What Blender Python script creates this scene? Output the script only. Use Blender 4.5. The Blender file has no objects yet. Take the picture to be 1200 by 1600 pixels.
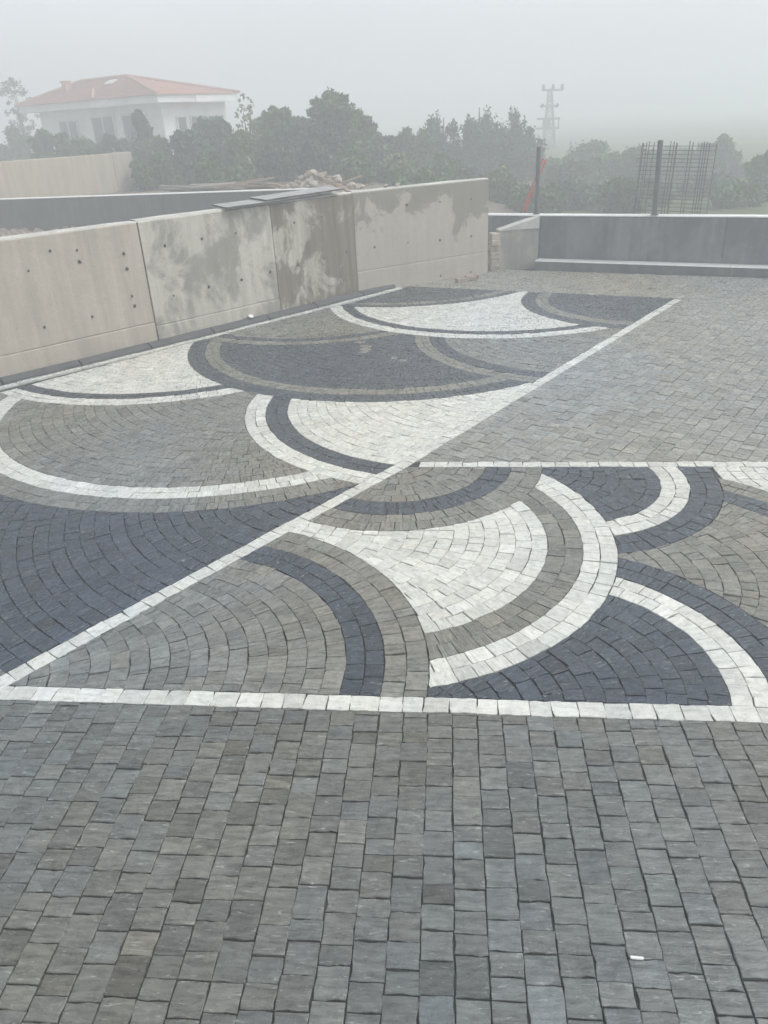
import bpy, math, random
import numpy as np
from mathutils import Matrix, Vector

S = bpy.context.scene
COL = S.collection
rnd = random.Random(7)
nrg = np.random.default_rng(11)

# ------------------------------------------------------------------ camera
H = 2.63
RC = np.array([[0.99622387, -0.00815825, -0.08643756],
               [0.07297532, -0.46070278, 0.88454935],
               [-0.0470384, -0.88751698, -0.45836776]])      # world axes in (right, down, forward)
cam_d = bpy.data.cameras.new('camera')
cam = bpy.data.objects.new('camera', cam_d)
COL.objects.link(cam)
cam_d.sensor_fit = 'VERTICAL'
cam_d.sensor_height = 24.0
cam_d.lens = 18.0
cam_d.clip_start = 0.05
cam_d.clip_end = 2000
xr, yd, zf = RC[:, 0], RC[:, 1], RC[:, 2]
M = Matrix(((xr[0], -yd[0], -zf[0], 0), (xr[1], -yd[1], -zf[1], 0), (xr[2], -yd[2], -zf[2], H), (0, 0, 0, 1)))
cam.matrix_world = M
S.camera = cam

# ------------------------------------------------------------------ sky, sun, exposure
SUN_EL, SUN_AZ = math.radians(52), math.radians(88)          # azimuth clockwise from +Y
w = bpy.data.worlds.new('World')
S.world = w
w.use_nodes = True
nt = w.node_tree
for n in list(nt.nodes):
    nt.nodes.remove(n)
sky = nt.nodes.new('ShaderNodeTexSky')
sky.sky_type = 'NISHITA'
sky.sun_disc = False
sky.sun_elevation = SUN_EL
sky.sun_rotation = SUN_AZ
sky.air_density = 1.0
sky.dust_density = 3.0
sky.ozone_density = 1.0
hsv = nt.nodes.new('ShaderNodeHueSaturation')
hsv.inputs['Saturation'].default_value = 0.22
bgn = nt.nodes.new('ShaderNodeBackground')
bgn.inputs['Strength'].default_value = 0.135
out = nt.nodes.new('ShaderNodeOutputWorld')
tcw = nt.nodes.new('ShaderNodeTexCoord')
cl = nt.nodes.new('ShaderNodeTexNoise')
cl.inputs['Scale'].default_value = 2.6
cl.inputs['Detail'].default_value = 5
cr = nt.nodes.new('ShaderNodeValToRGB')
cr.color_ramp.elements[0].position = 0.3
cr.color_ramp.elements[0].color = (0.885, 0.91, 0.92, 1)
cr.color_ramp.elements[1].position = 0.7
cr.color_ramp.elements[1].color = (1.0, 1.03, 1.04, 1)
cm = nt.nodes.new('ShaderNodeMix')
cm.data_type = 'RGBA'
cm.blend_type = 'MULTIPLY'
cm.inputs[0].default_value = 1.0
nt.links.new(tcw.outputs['Generated'], cl.inputs['Vector'])
nt.links.new(cl.outputs['Fac'], cr.inputs['Fac'])
nt.links.new(sky.outputs[0], hsv.inputs['Color'])
nt.links.new(hsv.outputs[0], cm.inputs[6])
nt.links.new(cr.outputs[0], cm.inputs[7])
nt.links.new(cm.outputs[2], bgn.inputs['Color'])
nt.links.new(bgn.outputs[0], out.inputs['Surface'])

sd = bpy.data.lights.new('sun', 'SUN')
sd.energy = 0.75
sd.angle = math.radians(25)
sd.color = (1.0, 0.99, 0.95)
sun = bpy.data.objects.new('sun', sd)
COL.objects.link(sun)
sv = Vector((math.sin(SUN_AZ) * math.cos(SUN_EL), math.cos(SUN_AZ) * math.cos(SUN_EL), math.sin(SUN_EL)))
sun.rotation_euler = sv.to_track_quat('Z', 'Y').to_euler()
sun.location = (0, 0, 30)

S.view_settings.view_transform = 'Standard'
S.view_settings.look = 'None'
S.view_settings.exposure = 0.92
S.view_settings.gamma = 1.0
S.view_settings.use_curve_mapping = False
S.render.engine = 'CYCLES'
S.cycles.max_bounces = 5
S.cycles.volume_bounces = 2
S.cycles.use_denoising = True

# ------------------------------------------------------------------ geometry helpers
def px_ray(px, py):
    return RC @ np.array([px - 600.0, py - 800.0, 1200.0])

def at(px, py, Y):
    d = px_ray(px, py)
    t = Y / d[1]
    return Vector((d[0] * t, Y, H + d[2] * t))

def on(px, py, z=0.0):
    d = px_ray(px, py)
    t = (z - H) / d[2]
    return Vector((d[0] * t, d[1] * t, z))

def proj(x, y, z):
    c = RC.T @ np.array([x, y, z - H])
    if c[2] < 0.1:
        return None
    return 600 + 1200 * c[0] / c[2], 800 + 1200 * c[1] / c[2], c[2]

def link(o, parent=None):
    COL.objects.link(o)
    if parent is not None:
        o.parent = parent
    return o

def tag(o, label=None, cat=None, group=None, kind=None):
    if label: o['label'] = label
    if cat: o['category'] = cat
    if group: o['group'] = group
    if kind: o['kind'] = kind
    return o

def empty(name, loc=(0, 0, 0), rz=0.0):
    o = bpy.data.objects.new(name, None)
    o.empty_display_size = 0.2
    o.location = loc
    o.rotation_euler = (0, 0, rz)
    COL.objects.link(o)
    return o

def mesh(name, v, f, mat, cols=None, uvw=None, smooth=False):
    me = bpy.data.meshes.new(name)
    me.from_pydata([tuple(p) for p in v], [], [tuple(q) for q in f])
    if mat: me.materials.append(mat)
    if cols is not None:
        a = me.attributes.new('col', 'FLOAT_COLOR', 'POINT')
        c = np.ones((len(v), 4), dtype=np.float32)
        c[:, :3] = cols
        a.data.foreach_set('color', c.ravel())
    if uvw is not None:
        a = me.attributes.new('uvw', 'FLOAT_VECTOR', 'POINT')
        a.data.foreach_set('vector', np.asarray(uvw, dtype=np.float32).ravel())
    if smooth:
        me.polygons.foreach_set('use_smooth', [True] * len(me.polygons))
    me.update()
    return me

def obj(name, v, f, mat, parent=None, loc=(0, 0, 0), rot=(0, 0, 0), **k):
    o = bpy.data.objects.new(name, mesh(name, v, f, mat, **k))
    o.location = loc
    o.rotation_euler = rot
    return link(o, parent)

class MB:
    """collects shapes into one mesh"""
    def __init__(s):
        s.v, s.f = [], []
    def add(s, v, f):
        b = len(s.v)
        s.v += [tuple(p) for p in v]
        s.f += [tuple(i + b for i in q) for q in f]
        return s
    def box(s, c, d, rz=0.0, tilt=None, bev=0.0):
        x, y, z = d[0] / 2, d[1] / 2, d[2] / 2
        if bev <= 0:
            vs = [(-x, -y, -z), (x, -y, -z), (x, y, -z), (-x, y, -z), (-x, -y, z), (x, -y, z), (x, y, z), (-x, y, z)]
            fs = [(0, 3, 2, 1), (4, 5, 6, 7), (0, 1, 5, 4), (1, 2, 6, 5), (2, 3, 7, 6), (3, 0, 4, 7)]
        else:
            b = bev
            vs = [(-x, -y, -z), (x, -y, -z), (x, y, -z), (-x, y, -z),
                  (-x, -y, z - b), (x, -y, z - b), (x, y, z - b), (-x, y, z - b),
                  (-x + b, -y + b, z), (x - b, -y + b, z), (x - b, y - b, z), (-x + b, y - b, z)]
            fs = [(0, 3, 2, 1), (8, 9, 10, 11)]
            for i in range(4):
                j = (i + 1) % 4
                fs += [(i, j, 4 + j, 4 + i), (4 + i, 4 + j, 8 + j, 8 + i)]
        m = Matrix.Rotation(rz, 4, 'Z')
        if tilt: m = m @ Matrix.Rotation(tilt[0], 4, 'X') @ Matrix.Rotation(tilt[1], 4, 'Y')
        m = Matrix.Translation(c) @ m
        return s.add([m @ Vector(p) for p in vs], fs)
    def tube(s, a, b, r0, r1=None, n=8):
        a, b = Vector(a), Vector(b)
        r1 = r0 if r1 is None else r1
        q = (b - a).to_track_quat('Z', 'Y')
        vs = []
        for p, r in ((a, r0), (b, r1)):
            for i in range(n):
                t = 2 * math.pi * i / n
                vs.append(p + q @ Vector((r * math.cos(t), r * math.sin(t), 0)))
        fs = [(i, (i + 1) % n, n + (i + 1) % n, n + i) for i in range(n)]
        fs += [tuple(range(n - 1, -1, -1)), tuple(range(n, 2 * n))]
        return s.add(vs, fs)
    def wallseg(s, p, q, z0, z1, th, side=1, z1b=None):
        """a wall from p to q (front face on the line), thickness th to the left (side=1)"""
        p, q = Vector((p[0], p[1], 0)), Vector((q[0], q[1], 0))
        d = (q - p).normalized()
        n = Vector((-d.y, d.x, 0)) * th * side
        za, zb = z1, (z1 if z1b is None else z1b)
        b = 0.012
        nb = n.normalized() * b
        vs = [p + Vector((0, 0, z0)), q + Vector((0, 0, z0)), q + n + Vector((0, 0, z0)), p + n + Vector((0, 0, z0)),
              p + Vector((0, 0, za - b)), q + Vector((0, 0, zb - b)), q + n + Vector((0, 0, zb - b)), p + n + Vector((0, 0, za - b)),
              p + nb + Vector((0, 0, za)), q + nb + Vector((0, 0, zb)), q + n - nb + Vector((0, 0, zb)), p + n - nb + Vector((0, 0, za))]
        fs = [(0, 3, 2, 1), (8, 9, 10, 11)]
        for i in range(4):
            j = (i + 1) % 4
            fs += [(i, j, 4 + j, 4 + i), (4 + i, 4 + j, 8 + j, 8 + i)]
        if side < 0:
            fs = [tuple(reversed(t)) for t in fs]
        return s.add(vs, fs)
    def build(s, name, mat, parent=None, loc=(0, 0, 0), rot=(0, 0, 0), **k):
        return obj(name, s.v, s.f, mat, parent, loc, rot, **k)

# ------------------------------------------------------------------ materials
def new_mat(name):
    m = bpy.data.materials.new(name)
    m.use_nodes = True
    t = m.node_tree
    for n in list(t.nodes):
        t.nodes.remove(n)
    o = t.nodes.new('ShaderNodeOutputMaterial')
    p = t.nodes.new('ShaderNodeBsdfPrincipled')
    t.links.new(p.outputs[0], o.inputs['Surface'])
    return m, t, p

def nd(t, typ, **k):
    n = t.nodes.new(typ)
    for a, b in k.items():
        setattr(n, a, b)
    return n

def noise(t, vec, scale, detail=4, rough=0.55, dist=0.0):
    n = nd(t, 'ShaderNodeTexNoise')
    n.inputs['Scale'].default_value = scale
    n.inputs['Detail'].default_value = detail
    n.inputs['Roughness'].default_value = rough
    n.inputs['Distortion'].default_value = dist
    t.links.new(vec, n.inputs['Vector'])
    return n.outputs['Fac']

def ramp(t, fac, stops):
    r = nd(t, 'ShaderNodeValToRGB')
    el = r.color_ramp.elements
    while len(el) > 1:
        el.remove(el[-1])
    el[0].position = stops[0][0]
    el[0].color = (*stops[0][1], 1) if len(stops[0][1]) == 3 else stops[0][1]
    for p, c in stops[1:]:
        e = el.new(p)
        e.color = (*c, 1)
    t.links.new(fac, r.inputs['Fac'])
    return r.outputs['Color']

def g3(x):
    return (x, x, x)

def mixc(t, fac, a, b, mode='MIX'):
    m = nd(t, 'ShaderNodeMix', data_type='RGBA', blend_type=mode)
    for key, val in ((0, fac), (6, a), (7, b)):
        if isinstance(val, (int, float)):
            m.inputs[key].default_value = val
        elif isinstance(val, tuple):
            m.inputs[key].default_value = (*val, 1)
        else:
            t.links.new(val, m.inputs[key])
    return m.outputs[2]

def bump(t, p, hgt, strength, dist, prev=None):
    b = nd(t, 'ShaderNodeBump')
    b.inputs['Strength'].default_value = strength
    b.inputs['Distance'].default_value = dist
    t.links.new(hgt, b.inputs['Height'])
    if prev is not None:
        t.links.new(prev, b.inputs['Normal'])
    t.links.new(b.outputs[0], p.inputs['Normal'])
    return b.outputs[0]

def mapped(t, src, scale):
    m = nd(t, 'ShaderNodeMapping')
    m.inputs['Scale'].default_value = scale
    t.links.new(src, m.inputs['Vector'])
    return m.outputs[0]

def stone_mat():
    m, t, p = new_mat('split_stone')
    a = nd(t, 'ShaderNodeAttribute', attribute_name='col').outputs['Color']
    u = nd(t, 'ShaderNodeAttribute', attribute_name='uvw').outputs['Vector']
    streak = noise(t, mapped(t, u, (8, 44, 1)), 1.0, 5, 0.6, 0.35)
    fine = noise(t, u, 190, 4, 0.65)
    blot = noise(t, u, 22, 3, 0.5)
    sepc = nd(t, 'ShaderNodeSeparateColor')
    t.links.new(a, sepc.inputs[0])
    mr = nd(t, 'ShaderNodeMapRange')
    mr.inputs[1].default_value, mr.inputs[2].default_value, mr.inputs[3].default_value, mr.inputs[4].default_value = 0.2, 0.48, 1.0, 0.38
    t.links.new(sepc.outputs[0], mr.inputs[0])
    amp = mr.outputs[0]
    c = mixc(t, amp, a, ramp(t, streak, [(0.28, g3(0.55)), (0.5, g3(1.0)), (0.72, g3(1.36))]), 'MULTIPLY')
    c = mixc(t, 1.0, c, ramp(t, fine, [(0.3, g3(0.80)), (0.7, g3(1.16))]), 'MULTIPLY')
    c = mixc(t, 1.0, c, ramp(t, blot, [(0.3, g3(0.88)), (0.7, g3(1.1))]), 'MULTIPLY')
    scr = noise(t, mapped(t, u, (20, 95, 1)), 1.0, 2, 0.5, 1.2)     # pale cleft scratches
    c = mixc(t, ramp(t, scr, [(0.63, g3(0)), (0.74, g3(0.5))]), c, (0.44, 0.455, 0.43))
    t.links.new(c, p.inputs['Base Color'])
    t.links.new(ramp(t, blot, [(0.3, g3(0.18)), (0.7, g3(0.42))]), p.inputs['Roughness'])
    p.inputs['Specular IOR Level'].default_value = 0.5
    n1 = bump(t, p, streak, 0.8, 0.010)
    bump(t, p, fine, 0.45, 0.003, n1)
    return m

def rough_mat(name, stops, scale=3.0, rough=0.8, fscale=60, fine=0.3, bdist=0.004, bstr=0.4, vec='Position', stretch=None, spec=0.3):
    m, t, p = new_mat(name)
    if vec == 'Position':
        u = nd(t, 'ShaderNodeNewGeometry').outputs['Position']
    else:
        u = nd(t, 'ShaderNodeTexCoord').outputs['Object']
    if stretch: u = mapped(t, u, stretch)
    n = noise(t, u, scale, 5, 0.6, 0.3)
    fn = noise(t, u, fscale, 4, 0.6)
    c = ramp(t, n, stops)
    c = mixc(t, 1.0, c, ramp(t, fn, [(0.3, g3(1 - fine)), (0.7, g3(1 + fine * 0.7))]), 'MULTIPLY')
    t.links.new(c, p.inputs['Base Color'])
    p.inputs['Roughness'].default_value = rough
    p.inputs['Specular IOR Level'].default_value = spec
    bump(t, p, fn, bstr, bdist)
    return m

def concrete_mat(name, pale, damp, lo, hi, seed, top=0.0, vstreak=0.0, damp2=None):
    """board-marked concrete with damp patches; top > 0 makes the patches gather towards the wall's upper edge"""
    m, t, p = new_mat(name)
    pos = nd(t, 'ShaderNodeNewGeometry').outputs['Position']
    mp = nd(t, 'ShaderNodeMapping')
    mp.inputs['Location'].default_value = (seed, seed * 1.7, seed * 0.3)
    t.links.new(pos, mp.inputs['Vector'])
    q = mp.outputs[0]
    big = noise(t, mapped(t, q, (1, 1, 0.85)), 1.55, 9, 0.66, 0.35)
    if top:
        sp = nd(t, 'ShaderNodeSeparateXYZ')
        t.links.new(pos, sp.inputs[0])
        ma = nd(t, 'ShaderNodeMath', operation='MULTIPLY_ADD')
        t.links.new(sp.outputs['Z'], ma.inputs[0])
        ma.inputs[1].default_value = top
        t.links.new(big, ma.inputs[2])
        big = ma.outputs[0]
    stain = ramp(t, big, [(lo, g3(0)), (hi, g3(1))])
    mid = noise(t, q, 9, 5, 0.6)
    fine = noise(t, q, 70, 4, 0.6)
    base = mixc(t, mid, tuple(x * 0.88 for x in pale), tuple(x * 1.1 for x in pale))
    dm = mixc(t, noise(t, q, 4.0, 4, 0.6), damp, damp2 or tuple(x * 1.25 for x in damp))
    c = mixc(t, stain, base, dm)
    if vstreak:
        vs = noise(t, mapped(t, q, (9, 9, 0.7)), 1.0, 4, 0.6)
        c = mixc(t, 1.0, c, ramp(t, vs, [(0.35, g3(1 - vstreak)), (0.65, g3(1 + vstreak * 0.4))]), 'MULTIPLY')
    c = mixc(t, 1.0, c, ramp(t, fine, [(0.3, g3(0.86)), (0.7, g3(1.1))]), 'MULTIPLY')
    pit = noise(t, q, 28, 2, 0.5)
    c = mixc(t, ramp(t, pit, [(0.72, g3(0)), (0.78, g3(0.5))]), c, (0.09, 0.085, 0.075))
    t.links.new(c, p.inputs['Base Color'])
    t.links.new(ramp(t, stain, [(0, g3(0.82)), (1, g3(0.55))]), p.inputs['Roughness'])
    p.inputs['Specular IOR Level'].default_value = 0.35
    n1 = bump(t, p, mid, 0.25, 0.006)
    bump(t, p, fine, 0.3, 0.003, n1)
    return m

def leaf_mat():
    m, t, p = new_mat('foliage')
    a = nd(t, 'ShaderNodeAttribute', attribute_name='col').outputs['Color']
    t.links.new(a, p.inputs['Base Color'])
    p.inputs['Roughness'].default_value = 0.55
    p.inputs['Specular IOR Level'].default_value = 0.3
    return m

MS = stone_mat()
M_bed = rough_mat('joint_sand', [(0.3, (0.036, 0.037, 0.035)), (0.7, (0.075, 0.073, 0.066))], 6, 0.9, 220, 0.4, 0.003)
M_kerb = rough_mat('kerb_concrete', [(0.3, (0.060, 0.063, 0.068)), (0.7, (0.095, 0.097, 0.100))], 5, 0.7, 90, 0.25, 0.003)
M_soil = rough_mat('wet_soil', [(0.25, (0.13, 0.10, 0.075)), (0.5, (0.19, 0.155, 0.12)), (0.75, (0.27, 0.24, 0.20))], 1.3, 0.9, 9, 0.4, 0.05, 0.8)
M_grass = rough_mat('meadow', [(0.3, (0.060, 0.085, 0.030)), (0.55, (0.10, 0.125, 0.05)), (0.75, (0.16, 0.15, 0.085))], 0.25, 0.95, 3.0, 0.4, 0.1, 0.8)
M_leaf = leaf_mat()
M_bark = rough_mat('bark', [(0.3, (0.06, 0.05, 0.04)), (0.7, (0.13, 0.11, 0.09))], 6, 0.9, 40, 0.3, 0.01, vec='Object', stretch=(1, 1, 0.2))
M_wood = rough_mat('grey_timber', [(0.3, (0.20, 0.18, 0.155)), (0.7, (0.34, 0.31, 0.27))], 3, 0.8, 50, 0.3, 0.003, vec='Object', stretch=(0.3, 3, 3))
M_wood2 = rough_mat('brown_timber', [(0.3, (0.19, 0.12, 0.075)), (0.7, (0.36, 0.25, 0.17))], 3, 0.8, 50, 0.3, 0.003, vec='Object', stretch=(0.3, 3, 3))
M_ply = rough_mat('film_plywood', [(0.3, (0.25, 0.25, 0.24)), (0.7, (0.40, 0.40, 0.38))], 4, 0.5, 40, 0.2, 0.001, vec='Object')
M_plyedge = rough_mat('plywood_edge', [(0.3, (0.05, 0.048, 0.045)), (0.7, (0.09, 0.085, 0.08))], 4, 0.8, 40, 0.2, 0.001, vec='Object')
M_stone = rough_mat('rubble_stone', [(0.3, (0.29, 0.24, 0.19)), (0.7, (0.55, 0.48, 0.41))], 5, 0.9, 30, 0.3, 0.01)
M_brick = rough_mat('broken_brick', [(0.3, (0.22, 0.16, 0.13)), (0.7, (0.40, 0.33, 0.28))], 12, 0.9, 60, 0.3, 0.004)
M_steel = rough_mat('painted_post', [(0.3, (0.045, 0.058, 0.066)), (0.7, (0.075, 0.088, 0.095))], 8, 0.5, 60, 0.2, 0.001, spec=0.5)
M_rebar = rough_mat('rebar', [(0.3, (0.10, 0.105, 0.10)), (0.7, (0.17, 0.165, 0.15))], 20, 0.7, 90, 0.3, 0.001)
M_red = rough_mat('red_paint', [(0.3, (0.52, 0.09, 0.06)), (0.7, (0.60, 0.15, 0.10))], 8, 0.6, 60, 0.2, 0.001)
M_galv = rough_mat('galvanised', [(0.3, (0.16, 0.17, 0.18)), (0.7, (0.26, 0.27, 0.28))], 8, 0.6, 60, 0.2, 0.001)
M_white = rough_mat('white_render', [(0.3, (0.66, 0.66, 0.63)), (0.7, (0.80, 0.80, 0.78))], 1.2, 0.8, 40, 0.08, 0.002)
M_tile = rough_mat('roof_tile', [(0.3, (0.38, 0.205, 0.15)), (0.7, (0.49, 0.29, 0.225))], 1.2, 0.8, 14, 0.2, 0.01)
M_tile_cap = rough_mat('ridge_tile', [(0.3, (0.40, 0.24, 0.185)), (0.7, (0.50, 0.32, 0.26))], 1.5, 0.8, 14, 0.2, 0.01)
M_frame = rough_mat('window_frame', [(0.3, (0.5, 0.5, 0.48)), (0.7, (0.7, 0.7, 0.68))], 3, 0.6, 40, 0.1, 0.001)
M_paper = rough_mat('white_paper', [(0.3, (0.72, 0.72, 0.70)), (0.7, (0.82, 0.82, 0.80))], 90, 0.8, 300, 0.1, 0.0005)
M_cap0 = rough_mat('top_screed', [(0.3, (0.42, 0.41, 0.38)), (0.7, (0.58, 0.57, 0.53))], 4, 0.75, 50, 0.2, 0.003)
M_joint = rough_mat('joint_filler', [(0.3, (0.13, 0.10, 0.07)), (0.7, (0.21, 0.165, 0.12))], 9, 0.9, 50, 0.3, 0.003)
M_hole = rough_mat('tie_hole', [(0.3, (0.035, 0.032, 0.03)), (0.7, (0.07, 0.062, 0.055))], 40, 0.9, 90, 0.2, 0.001)
mg, tg, pg = new_mat('dark_glass')
pg.inputs['Base Color'].default_value = (0.03, 0.035, 0.04, 1)
pg.inputs['Roughness'].default_value = 0.35
pg.inputs['Specular IOR Level'].default_value = 0.2
M_glass = mg

# ------------------------------------------------------------------ the ground
V0, V1, V2, V3, V4 = (-9.4, 3.98), (-3.95, 10.12), (-2.56, 11.68), (-1.50, 12.98), (0.71, 14.58)
g = []
NG = 40
gx = [-290, -200, -120, -80, -60, -45, -35, -28, -22, -16, -10, -5, 0, 5, 10, 16, 22, 28, 35, 45, 60, 80, 120, 200, 290]
gy = [-12, -4, 0, 5, 10, 15, 20, 25, 30, 36, 44, 55, 70, 90, 120, 180, 290]
gv = []
for y in gy:
    for x in gx:
        gv.append((x, y, -0.09))
nx = len(gx)
gf = [(j * nx + i, j * nx + i + 1, (j + 1) * nx + i + 1, (j + 1) * nx + i) for j in range(len(gy) - 1) for i in range(nx - 1)]
tag(obj('ground', gv, gf, M_grass), kind='structure')

# raised soil behind the left wall, climbing to the neighbouring plot
poly = [(-16.0, -3.46), V0, (-6.6, 7.13), V1, V2, V3, (-0.5, 13.71), V4, (1.6, 16.6)]
hts = [0.42, 0.42, 0.44, 0.46, 0.46, 0.42, 0.3, -0.05, -0.16]
offs = [0.15, 0.6, 1.4] + [2.2 + 0.55 * k for k in range(24)] + [17, 21, 27, 36, 60]
def dark_y(x):
    return 18.95 + (x + 2.7) * (-0.135)
def bank_add(q, o):
    return -max(0.0, o - 15) * 0.02
bv, bf = [], []
nrm = []
for i, p in enumerate(poly):
    a = Vector(poly[max(i - 1, 0)]); b = Vector(poly[min(i + 1, len(poly) - 1)])
    d = (b - a).normalized()
    nrm.append(Vector((-d.y, d.x)))
nrm[-2] = Vector((-0.35, 0.94)); nrm[-1] = Vector((-0.12, 0.99))
# finer resampling along the wall
pp, hh, nn = [], [], []
for i in range(len(poly) - 1):
    for k in range(6):
        t = k / 6
        pp.append(Vector(poly[i]).lerp(Vector(poly[i + 1]), t)); hh.append(hts[i] * (1 - t) + hts[i + 1] * t)
        nn.append(nrm[i].lerp(nrm[i + 1], t).normalized())
pp.append(Vector(poly[-1])); hh.append(hts[-1]); nn.append(nrm[-1])
for i in range(len(pp)):
    fade = max(0.0, min(1.0, (hh[i] + 0.16) / 0.5))
    for k, o in enumerate(offs):
        q = pp[i] + nn[i] * o
        z = hh[i] + bank_add(q, o) * fade + rnd.uniform(-0.03, 0.03) * min(1, o)
        bv.append((q.x, q.y, z))
no = len(offs)
for i in range(len(pp) - 1):
    for k in range(no - 1):
        bf.append((i * no + k, (i + 1) * no + k, (i + 1) * no + k + 1, i * no + k + 1))
tag(obj('soil_bank', bv, bf, M_soil, smooth=True), kind='structure')

# the neighbouring plot behind the dark wall lies half a metre higher
uv_, uf_ = [], []
ux = [-70, -50, -36, -28, -23, -19, -16, -13, -11, -9, -7, -5.5, -4, -2.9, -1.6, 0.4, 2.2]
uo = [0.12, 0.5, 1, 1.7, 2.6, 4, 6, 9, 13, 18, 26, 40]
for x in ux:
    for o in uo:
        z = 0.93 + rnd.uniform(-0.03, 0.03) - max(0, o - 13) * 0.03
        if x > -2.5: z = 0.93 + (x + 2.5) / 4.7 * -1.06
        uv_.append((x + (o * 0.08 if x > -3 else 0), dark_y(min(x, -2.7)) + (max(x, -2.7) + 2.7) * -0.3 + o, z))
nu = len(uo)
for i in range(len(ux) - 1):
    for k in range(nu - 1):
        uf_.append((i * nu + k, (i + 1) * nu + k, (i + 1) * nu + k + 1, i * nu + k + 1))
tag(obj('upper_ground', uv_, uf_, M_soil, smooth=True), kind='structure')

# ------------------------------------------------------------------ paving generator
def clip(poly, nx_, ny_, c):
    """keep nx*x + ny*y <= c"""
    res = []
    n = len(poly)
    for i in range(n):
        p, q = poly[i], poly[(i + 1) % n]
        dp = nx_ * p[0] + ny_ * p[1] - c
        dq = nx_ * q[0] + ny_ * q[1] - c
        if dp <= 0: res.append(p)
        if (dp < 0 < dq) or (dq < 0 < dp):
            t = dp / (dp - dq)
            res.append((p[0] + (q[0] - p[0]) * t, p[1] + (q[1] - p[1]) * t))
    return res

def area(p):
    return 0.5 * sum(p[i][0] * p[(i + 1) % len(p)][1] - p[(i + 1) % len(p)][0] * p[i][1] for i in range(len(p)))

def cen(p):
    n = len(p)
    return sum(q[0] for q in p) / n, sum(q[1] for q in p) / n

def inset(poly, d):
    res = poly
    n = len(poly)
    for i in range(n):
        p, q = poly[i], poly[(i + 1) % n]
        ex, ey = q[0] - p[0], q[1] - p[1]
        l = math.hypot(ex, ey)
        if l < 1e-5: continue
        nx_, ny_ = ey / l, -ex / l           # outward normal of a CCW polygon
        res = clip(res, nx_, ny_, nx_ * p[0] + ny_ * p[1] - d)
        if len(res) < 3: return []
    return res

def tidy(poly):
    r = []
    for p in poly:
        if not r or math.hypot(p[0] - r[-1][0], p[1] - r[-1][1]) > 0.006: r.append(p)
    if len(r) > 1 and math.hypot(r[0][0] - r[-1][0], r[0][1] - r[-1][1]) < 0.006: r.pop()
    return r

def half(p, q, keep_left=True):
    """half plane through p->q as (nx, ny, c)"""
    dx, dy = q[0] - p[0], q[1] - p[1]
    l = math.hypot(dx, dy)
    n = (dy / l, -dx / l) if keep_left else (-dy / l, dx / l)
    return n[0], n[1], n[0] * p[0] + n[1] * p[1]

GREY = (0.129, 0.130, 0.116)
WARM = (0.170, 0.166, 0.146)
DARK = (0.036, 0.047, 0.062)
WHITE = (0.57, 0.575, 0.54)
PALE = (0.240, 0.236, 0.212)

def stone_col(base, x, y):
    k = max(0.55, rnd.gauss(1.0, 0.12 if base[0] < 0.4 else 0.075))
    # slow blue-brown tone drift painting window-pane reflections into the colour, plus single odd stones
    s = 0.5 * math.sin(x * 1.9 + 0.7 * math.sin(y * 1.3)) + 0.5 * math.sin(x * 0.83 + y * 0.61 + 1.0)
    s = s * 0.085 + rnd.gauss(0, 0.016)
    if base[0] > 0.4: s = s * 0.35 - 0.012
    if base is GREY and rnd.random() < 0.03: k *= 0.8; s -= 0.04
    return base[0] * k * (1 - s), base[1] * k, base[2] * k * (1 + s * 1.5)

class Stones:
    def __init__(s): s.items = []
    def add(s, poly, base, ang, joint=0.0013):
        if len(poly) < 3: return
        poly = tidy(poly)
        if len(poly) < 3 or area(poly) < 0.0007: return
        q = inset(poly, joint * rnd.uniform(0.75, 1.35))
        if len(q) < 3: return
        q = tidy(q)
        if len(q) < 3 or area(q) < 0.0005: return
        s.items.append((q, base, ang))

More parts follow.
